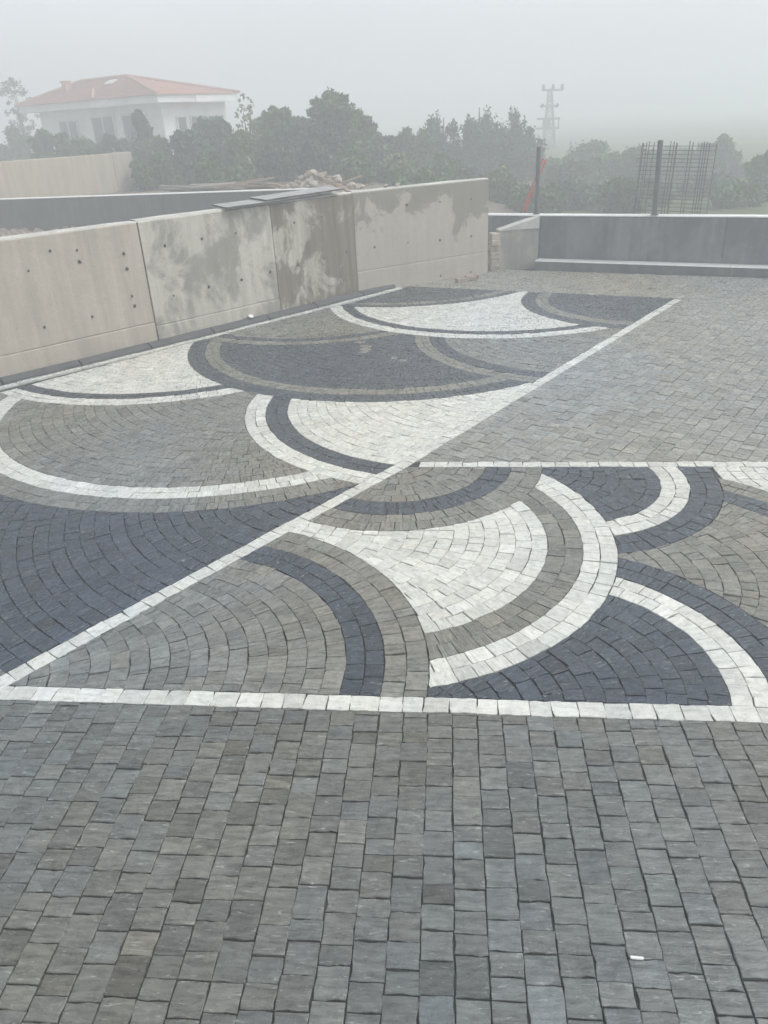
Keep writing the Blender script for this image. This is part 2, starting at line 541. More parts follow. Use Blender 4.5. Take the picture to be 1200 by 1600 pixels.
def paver_geo(q, base, ang):
    cx_, cy_ = cen(q)
    near = math.hypot(cx_, cy_)
    seg = 0.034 if near < 3.2 else (0.055 if near < 6.5 else 0.2)
    ring = []
    n = len(q)
    for i in range(n):
        a, b = q[i], q[(i + 1) % n]
        ex, ey = b[0] - a[0], b[1] - a[1]
        l = math.hypot(ex, ey)
        k = max(1, int(l / seg + 0.5))
        nx_, ny_ = (ey / l, -ex / l) if l > 0 else (0, 0)
        for j in range(k):
            t = j / k
            if j == 0:
                jit = -abs(rnd.gauss(0, 0.0012))
                ring.append((a[0] + (cx_ - a[0]) * 0.012 + rnd.gauss(0, 0.0008), a[1] + (cy_ - a[1]) * 0.012 + rnd.gauss(0, 0.0008)))
            else:
                jit = rnd.gauss(-0.0006, 0.0021)
                ring.append((a[0] + ex * t + nx_ * jit, a[1] + ey * t + ny_ * jit))
    m = len(ring)
    zt = rnd.gauss(0, 0.0018)
    tx, ty = rnd.gauss(0, 0.012), rnd.gauss(0, 0.012)
    v, f = [], []
    R = max(math.hypot(p[0] - cx_, p[1] - cy_) for p in ring)
    sc = 1 - 0.0032 / max(R, 0.012) if R > 0.015 else 0.75
    for p in ring: v.append((p[0] - cx_, p[1] - cy_, -0.034))
    for p in ring:
        x, y = p[0] - cx_, p[1] - cy_
        v.append((x, y, zt + tx * x + ty * y - 0.0022 + rnd.gauss(0, 0.0006)))
    for p in ring:
        x, y = (p[0] - cx_) * sc, (p[1] - cy_) * sc
        v.append((x, y, zt + tx * x + ty * y + rnd.gauss(0, 0.0008)))
    for i in range(m):
        j = (i + 1) % m
        f.append((i, j, m + j, m + i))
        f.append((m + i, m + j, 2 * m + j, 2 * m + i))
    f.append(tuple(range(2 * m, 3 * m)))
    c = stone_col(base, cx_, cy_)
    ox, oy = rnd.uniform(0, 40), rnd.uniform(0, 40)
    ca, sa = math.cos(-ang), math.sin(-ang)
    uv = [(p[0] * ca - p[1] * sa + ox, p[0] * sa + p[1] * ca + oy, p[2]) for p in v]
    return (cx_, cy_), v, f, c, uv

def lay(name, stones, bed_poly, zbed, label_rest='paver', n_max=300):
    """structure = its bedding sheet; the largest stones in view are children one by one, the rest one joined part"""
    root = obj(name, [(p[0], p[1], zbed) for p in bed_poly], [tuple(range(len(bed_poly)))], M_bed)
    tag(root, kind='structure')
    sized = []
    for k, (q, base, ang) in enumerate(stones.items):
        c = cen(q)
        pr = proj(c[0], c[1], 0)
        vis = pr is not None and -10 < pr[0] < 1210 and -10 < pr[1] < 1610
        sz = area(q) / pr[2] ** 2 * (H / math.hypot(c[0], c[1], H)) if vis else 0.0
        sized.append((sz, k))
    sized.sort(reverse=True)
    single = set(k for sz, k in sized[:n_max] if sz > 0)
    V, F, C, U = [], [], [], []
    for k, it in enumerate(stones.items):
        c, v, f, col, uv = paver_geo(*it)
        if k in single:
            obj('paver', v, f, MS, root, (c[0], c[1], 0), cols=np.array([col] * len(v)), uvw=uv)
        else:
            b = len(V)
            V += [(p[0] + c[0], p[1] + c[1], p[2]) for p in v]
            F += [tuple(i + b for i in t) for t in f]
            C += [col] * len(v)
            U += uv
    if V:
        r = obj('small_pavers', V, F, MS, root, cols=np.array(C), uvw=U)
        r['kind'] = 'stuff'
    return root

def grid_field(st, origin, ang, width, u0, u1, w0, w1, halves, base, lens, joint=0.0013):
    """columns running along ang; u along, w across"""
    du = (math.cos(ang), math.sin(ang)); dw = (-math.sin(ang), math.cos(ang))
    nw = int(round((w1 - w0) / width))
    for i in range(nw):
        a = w0 + i * width; b = a + width
        u = u0 - rnd.uniform(0, 0.15)
        while u < u1:
            l = rnd.choice(lens) * rnd.uniform(0.95, 1.05)
            j0, j1 = rnd.gauss(0, 0.0015), rnd.gauss(0, 0.0015)
            P = [(u, a), (u + l, a), (u + l, b), (u, b)]
            P = [(origin[0] + p[0] * du[0] + (p[1] + (j0 if k < 2 else j1)) * dw[0],
                  origin[1] + p[0] * du[1] + (p[1] + (j0 if k < 2 else j1)) * dw[1]) for k, p in enumerate(P)]
            u += l
            for hp in halves:
                P = clip(P, *hp)
                if len(P) < 3: break
            if len(P) >= 3: st.add(P, base, ang + math.pi / 2, joint)

def strip(st, pts, width, base, length=0.118, joint=0.0013, jitter=0.003):
    """a single course of stones along a polyline"""
    for s in range(len(pts) - 1):
        p, q = Vector(pts[s]), Vector(pts[s + 1])
        d = q - p
        L = d.length
        d.normalize()
        n = Vector((-d.y, d.x)) * width / 2
        k = max(1, int(round(L / length)))
        cuts = [0.0] + [(i + rnd.uniform(-0.16, 0.16)) * L / k for i in range(1, k)] + [L]
        for i in range(k):
            a, b = p + d * cuts[i], p + d * cuts[i + 1]
            sk0 = rnd.gauss(0, jitter); w_ = [rnd.gauss(0, jitter * 0.6) for _ in range(4)]
            P = [a - n * (1 + w_[0]) + d * sk0, b - n * (1 + w_[1]), b + n * (1 + w_[2]), a + n * (1 + w_[3]) - d * sk0]
            st.add([(v.x, v.y) for v in P], base, math.atan2(d.y, d.x), joint)

def fan_fill(st, fans, halves, bbox, course=0.11, lens=(0.085, 0.10, 0.115, 0.13, 0.15)):
    """fans in order of precedence: each covers the ones after it. fan = (cx, cy, [(r_outer, colour), ...] from the centre out)"""
    for fi, (cx0, cy0, bands, axis, alpha) in enumerate(fans):
        ax, ay = math.cos(math.radians(axis)), math.sin(math.radians(axis))
        r_prev = 0.0
        for r_out, base in bands:
            nc = max(1, int(round((r_out - r_prev) / course)))
            inner = r_prev == 0.0
            al = alpha if inner else 0.0
            if inner and al: nc = int(nc * 2.3)
            for c in range(nc):
                if inner and al:      # courses slide back towards the cusp of the fan and only slowly tighten
                    k = c + 0.5
                    ra = r_out - (c + 1) * course * (1 - al) - course * al
                    rb = ra + course
                    cx_, cy_ = cx0 - ax * al * c * course, cy0 - ay * al * c * course
                    if ra < 0.05: break
                else:
                    ra = r_prev + (r_out - r_prev) * c / nc
                    rb = r_prev + (r_out - r_prev) * (c + 1) / nc
                    cx_, cy_ = cx0, cy0
                rm = 0.5 * (ra + rb)
                a = rnd.uniform(0, 1.0); end = a + 2 * math.pi
                while a < end - 1e-6:
                    l = rnd.choice(lens) * rnd.uniform(0.94, 1.06)
                    da = min(l / rm, 0.9)
                    if end - (a + da) < 0.5 * l / rm: da = end - a
                    am = a + da / 2
                    x, y = cx_ + rm * math.cos(am), cy_ + rm * math.sin(am)
                    a0, a = a, a + da
                    if not (bbox[0] < x < bbox[1] and bbox[2] < y < bbox[3]): continue
                    if al and math.hypot(x - cx0, y - cy0) > r_out + 0.15: continue
                    if al and c and math.cos(am - math.radians(axis)) < -0.1: continue
                    if al and not c and math.cos(am - math.radians(axis)) < -0.1: pass
                    skip = False
                    for (ox, oy, ob, _a, _b) in fans[:fi]:
                        if math.hypot(x - ox, y - oy) < ob[-1][0] - 0.16: skip = True; break
                    if skip: continue
                    nseg = 2 if da > 0.22 else 1
                    angs = [a0 + da * i / nseg for i in range(nseg + 1)]
                    ja = rnd.gauss(0, 0.0015)
                    P = [(cx_ + (rb + ja) * math.cos(t), cy_ + (rb + ja) * math.sin(t)) for t in angs]
                    inn = [(cx_ + ra * math.cos(t), cy_ + ra * math.sin(t)) for t in reversed(angs)] if ra > 0.03 else [(cx_, cy_)]
                    P = P + inn
                    if al and c:
                        # trim against the course laid before it and the fan's own outer edge
                        pcx, pcy, prr = cx_ + ax * al * course, cy_ + ay * al * course, ra + course * (1 - al)
                        d0 = math.hypot(x - pcx, y - pcy)
                        nx0, ny0 = (x - pcx) / d0, (y - pcy) / d0
                        P = clip(P, nx0, ny0, nx0 * pcx + ny0 * pcy + prr)
                        if len(P) < 3: continue
                    if al:
                        d0 = math.hypot(x - cx0, y - cy0)
                        nx0, ny0 = (x - cx0) / d0, (y - cy0) / d0
                        P = clip(P, nx0, ny0, nx0 * cx0 + ny0 * cy0 + r_out)
                        if len(P) < 3: continue
                    for hp in halves:
                        P = clip(P, *hp)
                        if len(P) < 3: break
                    if len(P) < 3: continue
                    for (ox, oy, ob, _a, _b) in fans[:fi]:
                        ro = ob[-1][0]
                        ds = [math.hypot(p[0] - ox, p[1] - oy) for p in P]
                        if min(ds) >= ro: continue
                        if max(ds) <= ro + 1e-4: P = []; break
                        gx_, gy_ = cen(P)
                        dd = math.hypot(gx_ - ox, gy_ - oy)
                        nx_, ny_ = (gx_ - ox) / dd, (gy_ - oy) / dd
                        P = clip(P, -nx_, -ny_, -(nx_ * ox + ny_ * oy) - ro)
                        if len(P) < 3: P = []; break
                    if len(P) < 3: continue
                    if area(P) < 0: P = P[::-1]
                    st.add(P, base, am + (math.pi / 2 if rnd.random() < 0.0 else 0) + math.pi / 2 * 0)
            r_prev = r_out

# control lines of the court
DA, DB, DC = (-4.60, 0.09), (-0.44, 5.89), (3.39, 11.87)      # white diagonal
WD = 0.114
L1a, L1b = (-0.36, 5.947), (7.6, 5.708)                       # white cross line, back
L2a, L2b = (-2.40, 3.026), (7.6, 2.792)                       # white cross line, front
KW = [(-7.9, 5.49), (-5.28, 8.35), (-3.43, 10.37), (-1.85, 12.20), (-0.82, 13.43)]   # white line along the kerb
FA, FB = (-0.82, 13.56), (3.45, 11.90)                        # far end of the mosaic

def off(p, q, d):
    v = Vector(q) - Vector(p)
    n = Vector((-v.y, v.x)).normalized() * d
    return (p[0] + n.x, p[1] + n.y), (q[0] + n.x, q[1] + n.y)

dUa = off(DA, DB, WD / 2); dLa = off(DA, DB, -WD / 2)
dUb = off(DB, DC, WD / 2); dLb = off(DB, DC, -WD / 2)
l1U = off(L1a, L1b, 0.052); l1L = off(L1a, L1b, -0.052)
l2U = off(L2a, L2b, 0.056); l2L = off(L2a, L2b, -0.056)

# front grey field: columns run straight away from the viewer
st = Stones()
lens_f = [0.078, 0.088, 0.098, 0.108, 0.118, 0.13, 0.15]
grid_field(st, (0, 0), math.pi / 2, 0.12, -0.9, 3.4, -5.4, 5.04, [half(*l2L, False), half(*dLa, False)], GREY, lens_f, 0.0014)
bedf = [(-4.62, -0.9), (5.4, -0.9), (5.4, 2.86), (-2.40, 3.03)]
lay('forecourt_paving', st, bedf, -0.011)

# right hand field behind the cross line: columns run along the diagonal
ANG = math.atan2(DC[1] - DB[1], DC[0] - DB[0])
LEDGE = ((0.86, 14.82), (9.2, 11.62))
st = Stones()
far_h = half(*LEDGE, False)
dl_ext = half(dLb[0], dLb[1], False)
lens_r = [0.09, 0.105, 0.12, 0.14, 0.165]
grid_field(st, (0, 5), ANG, 0.116, -1.5, 11.0, -7.2, 1.0, [half(*l1U, True), dl_ext, far_h, (1, 0, 7.6)], PALE, lens_r)
f_edge = half(FA, FB, True)
wall_h = half(V3, V4, False)
grid_field(st, (0, 5), ANG, 0.116, 3.0, 11.0, 0.0, 6.5, [f_edge, half(dLb[0], dLb[1], True), far_h, wall_h, (-1, 0, 0.9)], PALE, lens_r)
bedr = [(-0.36, 5.95), (7.6, 5.70), (7.6, 12.25), (0.80, 14.86), (-0.85, 13.6), (3.41, 11.9)]
lay('court_paving', st, bedr, -0.015)

# front mosaic
FF = [
    (-1.82, 3.21, [(1.25, WARM), (1.46, DARK), (1.70, WARM)], 14, 0.60),
    (-0.44, 5.98, [(0.74, WARM), (0.95, DARK), (1.20, WARM)], 0, 0.00),
    (-0.53, 4.69, [(1.19, WHITE), (1.42, WARM), (1.64, WHITE)], -15, 0.60),
    (0.89, 5.62, [(0.74, DARK), (0.95, WHITE), (1.18, DARK)], -40, 0.55),
    (0.47, 3.20, [(0.91, DARK), (1.12, WHITE), (1.35, DARK)], 25, 0.60),
    (1.23, 4.32, [(1.17, WARM), (1.35, DARK), (1.54, WARM)], 15, 0.60),
    (3.25, 5.75, [(0.55, DARK), (1.15, WHITE)], -60, 0.50),
    (2.95, 3.35, [(0.85, WARM), (1.06, WHITE), (1.30, DARK)], 20, 0.60),
    (4.4, 4.6, [(0.9, DARK), (1.1, WHITE), (1.5, WARM)], 0, 0.00),
    (4.4, 3.6, [(3.0, WHITE)], 0, 0.00),
]
st = Stones()
fan_fill(st, FF, [half(*dLa, False), half(*l1L, False), half(*l2U, True), (1, 0, 5.4)], (-2.8, 5.6, 2.6, 6.4), 0.108)
lay('front_mosaic', st, [(-2.38, 3.05), (5.4, 2.85), (5.4, 5.74), (-0.36, 5.92)], -0.013)

# back mosaic
BF = [
    (-0.72, 14.40, [(2.16, DARK), (2.31, WARM), (2.46, DARK)], 225, 0.55),
    (2.90, 11.94, [(1.39, DARK), (1.59, WARM), (1.80, DARK)], 225, 0.55),
    (0.76, 12.61, [(2.31, WHITE), (2.48, DARK), (2.68, WHITE)], 225, 0.55),
    (-2.01, 12.20, [(1.99, WARM), (2.14, DARK), (2.31, WARM)], 225, 0.55),
    (1.76, 10.13, [(1.83, WARM), (2.02, DARK), (2.22, WARM)], 225, 0.55),
    (-0.75, 10.29, [(2.32, DARK), (2.51, WARM), (2.73, DARK)], 225, 0.55),
    (-3.61, 10.22, [(2.22, WHITE), (2.39, DARK), (2.59, WHITE)], 225, 0.55),
    (0.13, 7.65, [(1.81, WHITE), (2.03, DARK), (2.24, WHITE)], 225, 0.55),
    (-2.33, 8.01, [(2.46, WARM), (2.67, WHITE), (2.91, WARM)], 225, 0.55),
    (-0.87, 5.63, [(2.91, DARK), (3.12, WARM), (3.33, WHITE)], 0, 0.00),
    (-5.0, 4.4, [(1.9, WHITE), (2.1, DARK), (2.3, WHITE)], 0, 0.00),
    (-4.6, 2.4, [(6.0, WARM)], 0, 0.00),
]
st = Stones()
kh = [half(*off(KW[i], KW[i + 1], -0.05), False) for i in range(4)]
fan_fill(st, BF, [half(*dUa, True), half(*dUb, True), half(FA, FB, False), (-1, 0, 7.9), (0, -1, -0.2)] + kh, (-8.2, 3.8, 0.0, 14.2), 0.108)
# a few odd pale stones were mixed into the dark fan
for k, (q, base, ang) in enumerate(st.items):
    if base is DARK:
        c = cen(q)
        pr = proj(c[0], c[1], 0)
        if pr:
            if (563 < pr[0] < 572 and 532 < pr[1] < 551 and rnd.random() < 0.8) or (558 < pr[0] < 580 and 545 < pr[1] < 551 and rnd.random() < 0.7) \
               or (611 < pr[0] < 636 and 558 < pr[1] < 564 and rnd.random() < 0.6):
                st.items[k] = (q, (0.20, 0.185, 0.172), ang)
lay('back_mosaic', st, [(-7.9, 0.1), (-4.6, 0.12), (-0.46, 5.93), (3.37, 11.91), (-0.80, 13.54), (-1.85, 12.25), (-5.28, 8.40), (-7.9, 5.55)], -0.022)

# white border lines
st = Stones()
strip(st, [DA, DB, DC], WD, WHITE, 0.125)
lay('white_border_diagonal', st, [dLa[0], dLa[1], dLb[1], dUb[1], dUa[1], dUa[0]], -0.012)
st = Stones()
p0 = Vector(L2a) - (Vector(L2b) - Vector(L2a)).normalized() * 0.06
strip(st, [tuple(p0), L2b], 0.112, WHITE, 0.122, jitter=0.004)
lay('white_border_front', st, [l2L[0], l2L[1], l2U[1], l2U[0]], -0.014)
st = Stones()
p0 = Vector(L1a) + (Vector(L1b) - Vector(L1a)).normalized() * 0.10
strip(st, [tuple(p0), L1b], 0.104, WHITE, 0.125)
lay('white_border_back', st, [l1L[0], l1L[1], l1U[1], l1U[0]], -0.010)
st = Stones()
strip(st, KW, 0.10, WHITE, 0.2)
kl = [off(KW[i], KW[i + 1], -0.05) for i in range(4)]
ku = [off(KW[i], KW[i + 1], 0.05) for i in range(4)]
lay('white_border_kerbside', st, [kl[0][0], kl[1][0], kl[2][0], kl[3][0], kl[3][1], ku[3][1], ku[3][0], ku[2][0], ku[1][0], ku[0][0]], -0.008)

# ------------------------------------------------------------------ kerb of long dark stones between paving and left wall
def lerp2(pts, s):
    acc = 0
    for i in range(len(pts) - 1):
        a, b = Vector(pts[i]), Vector(pts[i + 1])
        l = (b - a).length
        if s <= acc + l or i == len(pts) - 2:
            return a.lerp(b, max(0, min(1, (s - acc) / l)))
        acc += l

def plen(pts):
    return sum((Vector(pts[i + 1]) - Vector(pts[i])).length for i in range(len(pts) - 1))

kin = [ku[0][0], ku[1][0], ku[2][0], ku[3][0], ku[3][1]]
WL = [V0, V1, V2, V3, V4]
def wall_near(p):
    best, bd = None, 1e9
    for i in range(len(WL) - 1):
        a, b = Vector(WL[i]), Vector(WL[i + 1])
        d = b - a
        t = max(0, min(1, (p - a).dot(d) / d.length_squared))
        q = a + d * t
        if (q - p).length < bd: bd = (q - p).length; best = q
    return best
kerb = empty('kerb', (-3.43, 10.5, 0))
tag(kerb, 'dark grey kerb of long stones along the foot of the long wall', 'kerb')
KLn = plen(kin)
s = 0.0
gap = 0.012
while s < KLn - 0.1:
    l = min(rnd.uniform(0.92, 1.02), KLn - s)
    pa, pb = lerp2(kin, s + gap), lerp2(kin, s + l - gap)
    wa, wb = wall_near(pa), wall_near(pb)
    wa = pa + (wa - pa) * (1 - 0.012 / max((wa - pa).length, 0.02)); wb = pb + (wb - pb) * (1 - 0.012 / max((wb - pb).length, 0.02))
    za, zb = 0.068 + rnd.uniform(-0.004, 0.004), 0.068 + rnd.uniform(-0.004, 0.004)
    fr = 0.028
    vs = []
    for p, q, z in ((pa, wa, za), (pb, wb, zb)):
        e = (q - p)
        el = max(e.length, 0.02)
        for t, zz in ((0.004 / el, -0.06), (0.004 / el, fr), (0.03 / el, fr + 0.014), (min(0.85, (el - 0.03) / el), z), (1.0, z - 0.006), (1.0, -0.06)):
            r = p + e * min(t, 1.0)
            vs.append((r.x + 3.43, r.y - 10.5, zz))
    fs = [(i, (i + 1) % 6, 6 + (i + 1) % 6, 6 + i) for i in range(6)] + [(5, 4, 3, 2, 1, 0), (6, 7, 8, 9, 10, 11)]
    obj('kerb_stone', vs, fs, M_kerb, kerb)
    s += l

# ------------------------------------------------------------------ left concrete wall
WT = 1.57
MC = [concrete_mat('concrete_plain', (0.41, 0.365, 0.305), (0.315, 0.28, 0.235), 0.45, 0.68, 3.1, vstreak=0.14),
      concrete_mat('concrete_patched', (0.455, 0.43, 0.37), (0.235, 0.222, 0.19), 0.48, 0.57, 8.4, vstreak=0.14),
      concrete_mat('concrete_damp', (0.41, 0.38, 0.32), (0.150, 0.130, 0.095), 0.40, 0.47, 5.2, vstreak=0.28),
      concrete_mat('concrete_wet_top', (0.41, 0.365, 0.31), (0.20, 0.182, 0.15), 0.79, 0.84, 12.7, top=0.26, vstreak=0.08)]
wall = empty('retaining_wall', (-3.95, 10.12, 0))
tag(wall, 'long stained beige concrete wall running along the mosaic paving on the left', 'wall')
segs = [(V0, V1, 0, 0.30), (V1, V2, 1, 0.24), (V2, V3, 2, None), (V3, V4, 3, 0.36)]
TH = 0.24
def loc_shift(mb, o):
    mb.v = [(p[0] - o[0], p[1] - o[1], p[2] - o[2]) for p in mb.v]
    return mb
WO = (-3.95, 10.12, 0)
for (p, q, mi, lift) in segs:
    d = (Vector(q) - Vector(p)).normalized()
    a = Vector(p) + d * (0.012 if p is V1 else 0.004); b = Vector(q) - d * (0.012 if q is V1 else 0.004)
    n = Vector((-d.y, d.x))
    if lift:
        aa, bb = a - n * 0.006, b - n * 0.006
        loc_shift(MB().wallseg(aa, bb, -0.1, lift, TH + 0.006), WO).build('lower_lift', MC[mi], wall)
        loc_shift(MB().wallseg(a, b, lift + 0.009, WT, TH), WO).build('upper_panel', MC[mi], wall)
    else:
        loc_shift(MB().wallseg(a - n * 0.003, b - n * 0.003, -0.1, WT - 0.004, TH), WO).build('damp_panel', MC[mi], wall)['label'] = 'brown damp panel with pale patches'
for (p, q, mi, lift) in segs[1:]:
    d = (Vector(q) - Vector(p)).normalized(); n = Vector((-d.y, d.x))
    c = Vector(p) + n * 0.11
    MB().box((c.x - WO[0], c.y - WO[1], 0.73), (0.05, 0.19, 1.62), math.atan2(d.y, d.x)).build('joint_filler', M_joint, wall)
# mortar fillet along the top, a little uneven
for (p, q, mi, lift) in segs:
    d = (Vector(q) - Vector(p)).normalized(); n = Vector((-d.y, d.x))
    L = (Vector(q) - Vector(p)).length
    k = max(4, int(L / 0.35))
    vs, fs = [], []
    for i in range(k + 1):
        c = Vector(p) + d * (L * i / k)
        h0 = WT + 0.016 + rnd.uniform(-0.006, 0.006)
        for o, z in ((0.02 + rnd.uniform(-0.008, 0.008), WT - 0.006), (0.035, h0), (TH - 0.05, h0 + rnd.uniform(-0.005, 0.005)), (TH - 0.02, WT - 0.006)):
            r = c + n * o
            vs.append((r.x - WO[0], r.y - WO[1], z))
    for i in range(k):
        for j in range(3):
            fs.append((i * 4 + j, (i + 1) * 4 + j, (i + 1) * 4 + j + 1, i * 4 + j + 1))
    obj('top_screed', vs, fs, M_cap0, wall)
# formwork tie holes, read off the wall face
TIES = [(44, 423), (124, 409), (193, 396), (69, 511), (144, 495), (210, 478), (257, 384), (315, 373), (271, 462), (326, 448), (377, 437),
        (120, 391), (198, 420), (206, 463), (368, 364), (459, 348), (541, 394), (466, 414), (422, 425), (635, 320), (687, 315), (736, 311),
        (637, 379), (687, 375), (736, 369), (585, 386), (688, 431), (735, 425), (546, 453), (503, 338), (505, 404), (78, 392)]
for (tx_, ty_) in TIES:
    d = px_ray(tx_, ty_)
    for (p, q, mi, lift) in segs:
        e = Vector(q) - Vector(p)
        n = Vector((-e.y, e.x)).normalized()
        den = n.x * d[0] + n.y * d[1]
        t = (n.x * p[0] + n.y * p[1]) / den
        hit = Vector((d[0] * t, d[1] * t, H + d[2] * t))
        s_ = (Vector((hit.x, hit.y)) - Vector(p)).dot(e) / e.length_squared
        if 0 <= s_ <= 1 and t > 0:
            r = rnd.uniform(0.014, 0.024)
            c = hit - Vector((n.x, n.y, 0)) * 0.008
            ex = Vector((e.x, e.y, 0)).normalized()
            vs = []
            for i in range(9):
                a = 2 * math.pi * i / 9
                rr = r * rnd.uniform(0.8, 1.2)
                vs.append(c + ex * rr * math.cos(a) + Vector((0, 0, rr * math.sin(a))) - Vector((n.x, n.y, 0)) * 0.001)
            for i in range(9):
                a = 2 * math.pi * i / 9
                vs.append(c + ex * r * 0.5 * math.cos(a) + Vector((0, 0, r * 0.5 * math.sin(a))) - Vector((n.x, n.y, 0)) * 0.003)
            fs = [(i, (i + 1) % 9, 9 + (i + 1) % 9, 9 + i) for i in range(9)] + [tuple(range(9, 18))]
            obj('tie_hole', [(v.x - WO[0], v.y - WO[1], v.z) for v in vs], fs, M_hole, wall)
            break

# ------------------------------------------------------------------ wall at the far end, with ledge, and sloping return
M_farc = concrete_mat('concrete_far', (0.19, 0.195, 0.20), (0.085, 0.092, 0.105), 0.38, 0.58, 21.0, vstreak=0.22)
M_ret = concrete_mat('concrete_return', (0.40, 0.37, 0.32), (0.24, 0.23, 0.21), 0.50, 0.60, 2.0, vstreak=0.1)
M_cap = rough_mat('pale_cement', [(0.3, (0.66, 0.66, 0.64)), (0.7, (0.78, 0.78, 0.75))], 3, 0.7, 40, 0.12, 0.002)
FW0, FW1, FW2 = (9.4, 11.98), (1.69, 15.11), (-1.6, 16.45)
fw = empty('end_wall', (1.69, 15.11, 0))
tag(fw, 'low grey concrete wall closing the far end of the court', 'wall')
FO = (1.69, 15.11, 0)
cuts = [0.0, 0.30, 0.62, 1.0]
for i in range(3):
    p = Vector(FW0).lerp(Vector(FW1), cuts[i]); q = Vector(FW0).lerp(Vector(FW1), cuts[i + 1])
    d = (q - p).normalized()
    loc_shift(MB().wallseg(p + d * 0.004, q - d * 0.004, -0.1, 0.86, 0.22, side=-1), FO).build('panel', M_farc, fw)
loc_shift(MB().wallseg(Vector(FW1) + (Vector(FW2) - Vector(FW1)).normalized() * 0.006, FW2, -0.1, 0.86, 0.22, side=-1), FO).build('panel', M_farc, fw)
dd = (Vector(FW2) - Vector(FW0)).normalized(); nn_ = Vector((dd.y, -dd.x))
loc_shift(MB().wallseg(Vector(FW0) - nn_ * 0.015, Vector(FW2) - nn_ * 0.015, 0.863, 0.884, 0.235, side=-1), FO).build('coping', M_cap, fw)
# footing ledge in front of it
led = empty('footing_ledge', (3.0, 14.3, 0))
tag(led, 'pale concrete ledge along the foot of the low end wall', 'ledge')
la, lb = Vector((0.93, 14.98)), Vector(FW0) - nn_ * 0.02
lc = Vector(FW1) - nn_ * 0.02
dl = (lb - lc).normalized()
lo = (3.0, 14.3, 0)
lw = 0.27
npts = [lc + dl * 0.02]
for i in range(5):
    p = lc.lerp(lb, i / 5) + dl * 0.004; q = lc.lerp(lb, (i + 1) / 5) - dl * 0.004
    loc_shift(MB().wallseg(q, p, -0.05, 0.11, lw, side=1), lo).build('ledge_block', M_farc, led)
    loc_shift(MB().wallseg(q - dl * 0.0 + nn_ * (-0.004), p - nn_ * 0.004, 0.113, 0.128, lw + 0.004, side=1), lo).build('ledge_cap', M_cap, led)
RW0, RW1 = (0.92, 14.90), (1.655, 15.06)
rw = empty('return_wall', (1.3, 15.0, 0))
tag(rw, 'short pale wall with a sloping top joining the low end wall to the long wall', 'wall')
ro = (1.3, 15.0, 0)
loc_shift(MB().wallseg(RW0, RW1, -0.05, 0.66, 0.20, z1b=0.855), ro).build('panel', M_ret, rw)
d_ = (Vector(RW1) - Vector(RW0)).normalized(); n_ = Vector((-d_.y, d_.x))
loc_shift(MB().wallseg(Vector(RW0) - n_ * 0.02, Vector(RW1) - n_ * 0.02, 0.663, 0.678, 0.235, z1b=0.873), ro).build('coping', M_cap0, rw)
# its rough stone end
e0 = Vector(RW0) - d_ * 0.17
for i in range(6):
    for j in range(1):
        zz = -0.04 + i * 0.112
        mb = MB().box((e0.x + 0.083 + rnd.uniform(-0.008, 0.008) - ro[0], e0.y + 0.08 - ro[1] + rnd.uniform(-0.01, 0.01), zz + 0.055), (0.155, 0.21, 0.106), math.atan2(d_.y, d_.x) + rnd.uniform(-0.05, 0.05), bev=0.012)
        mb.build('end_stone', M_stone, rw)

# ------------------------------------------------------------------ plywood sheets left on the wall, small stones and bricks
zb = WT + 0.022
pb_ = [on(352, 319, zb), on(410, 312, zb), on(447, 300.5, zb), on(396, 311.5, zb)]
def sheet(name, quad, th, label):
    c = sum((Vector(p) for p in quad), Vector()) / 4
    vs = [(p[0] - c.x, p[1] - c.y, p[2] - c.z) for p in quad] + [(p[0] - c.x, p[1] - c.y, p[2] + th - c.z) for p in quad]
    fs = [(3, 2, 1, 0), (4, 5, 6, 7)]
    r = empty(name, c)
    tag(r, label, 'board')
    obj('face', vs, fs[1:], M_ply, r)
    obj('edge', vs, [(0, 1, 5, 4), (1, 2, 6, 5), (2, 3, 7, 6), (3, 0, 4, 7), (3, 2, 1, 0)], M_plyedge, r)
    return r
wd = (Vector(V2) - Vector(V1)).normalized(); wn = Vector((-wd.y, wd.x))
def wall_pt(s, o, z):
    p = Vector(V1) + wd * s + wn * o
    return (p.x, p.y, z)
s0 = 1.45
sheet('plywood_board', [wall_pt(s0 - 0.15, -0.10, zb + 0.004), wall_pt(s0 + 1.0, -0.06, zb + 0.004), wall_pt(s0 + 1.05, 0.42, zb + 0.012), wall_pt(s0 - 0.05, 0.40, zb + 0.012)], 0.022, 'grey plywood sheet lying lower and nearer on top of the long wall')
sheet('plywood_board', [wall_pt(s0 + 0.55, -0.05, zb + 0.03), wall_pt(s0 + 2.05, -0.02, zb + 0.05), wall_pt(s0 + 2.1, 0.44, zb + 0.062), wall_pt(s0 + 0.62, 0.44, zb + 0.042)], 0.022, 'grey plywood sheet overlapping the other one, farther along the wall top')

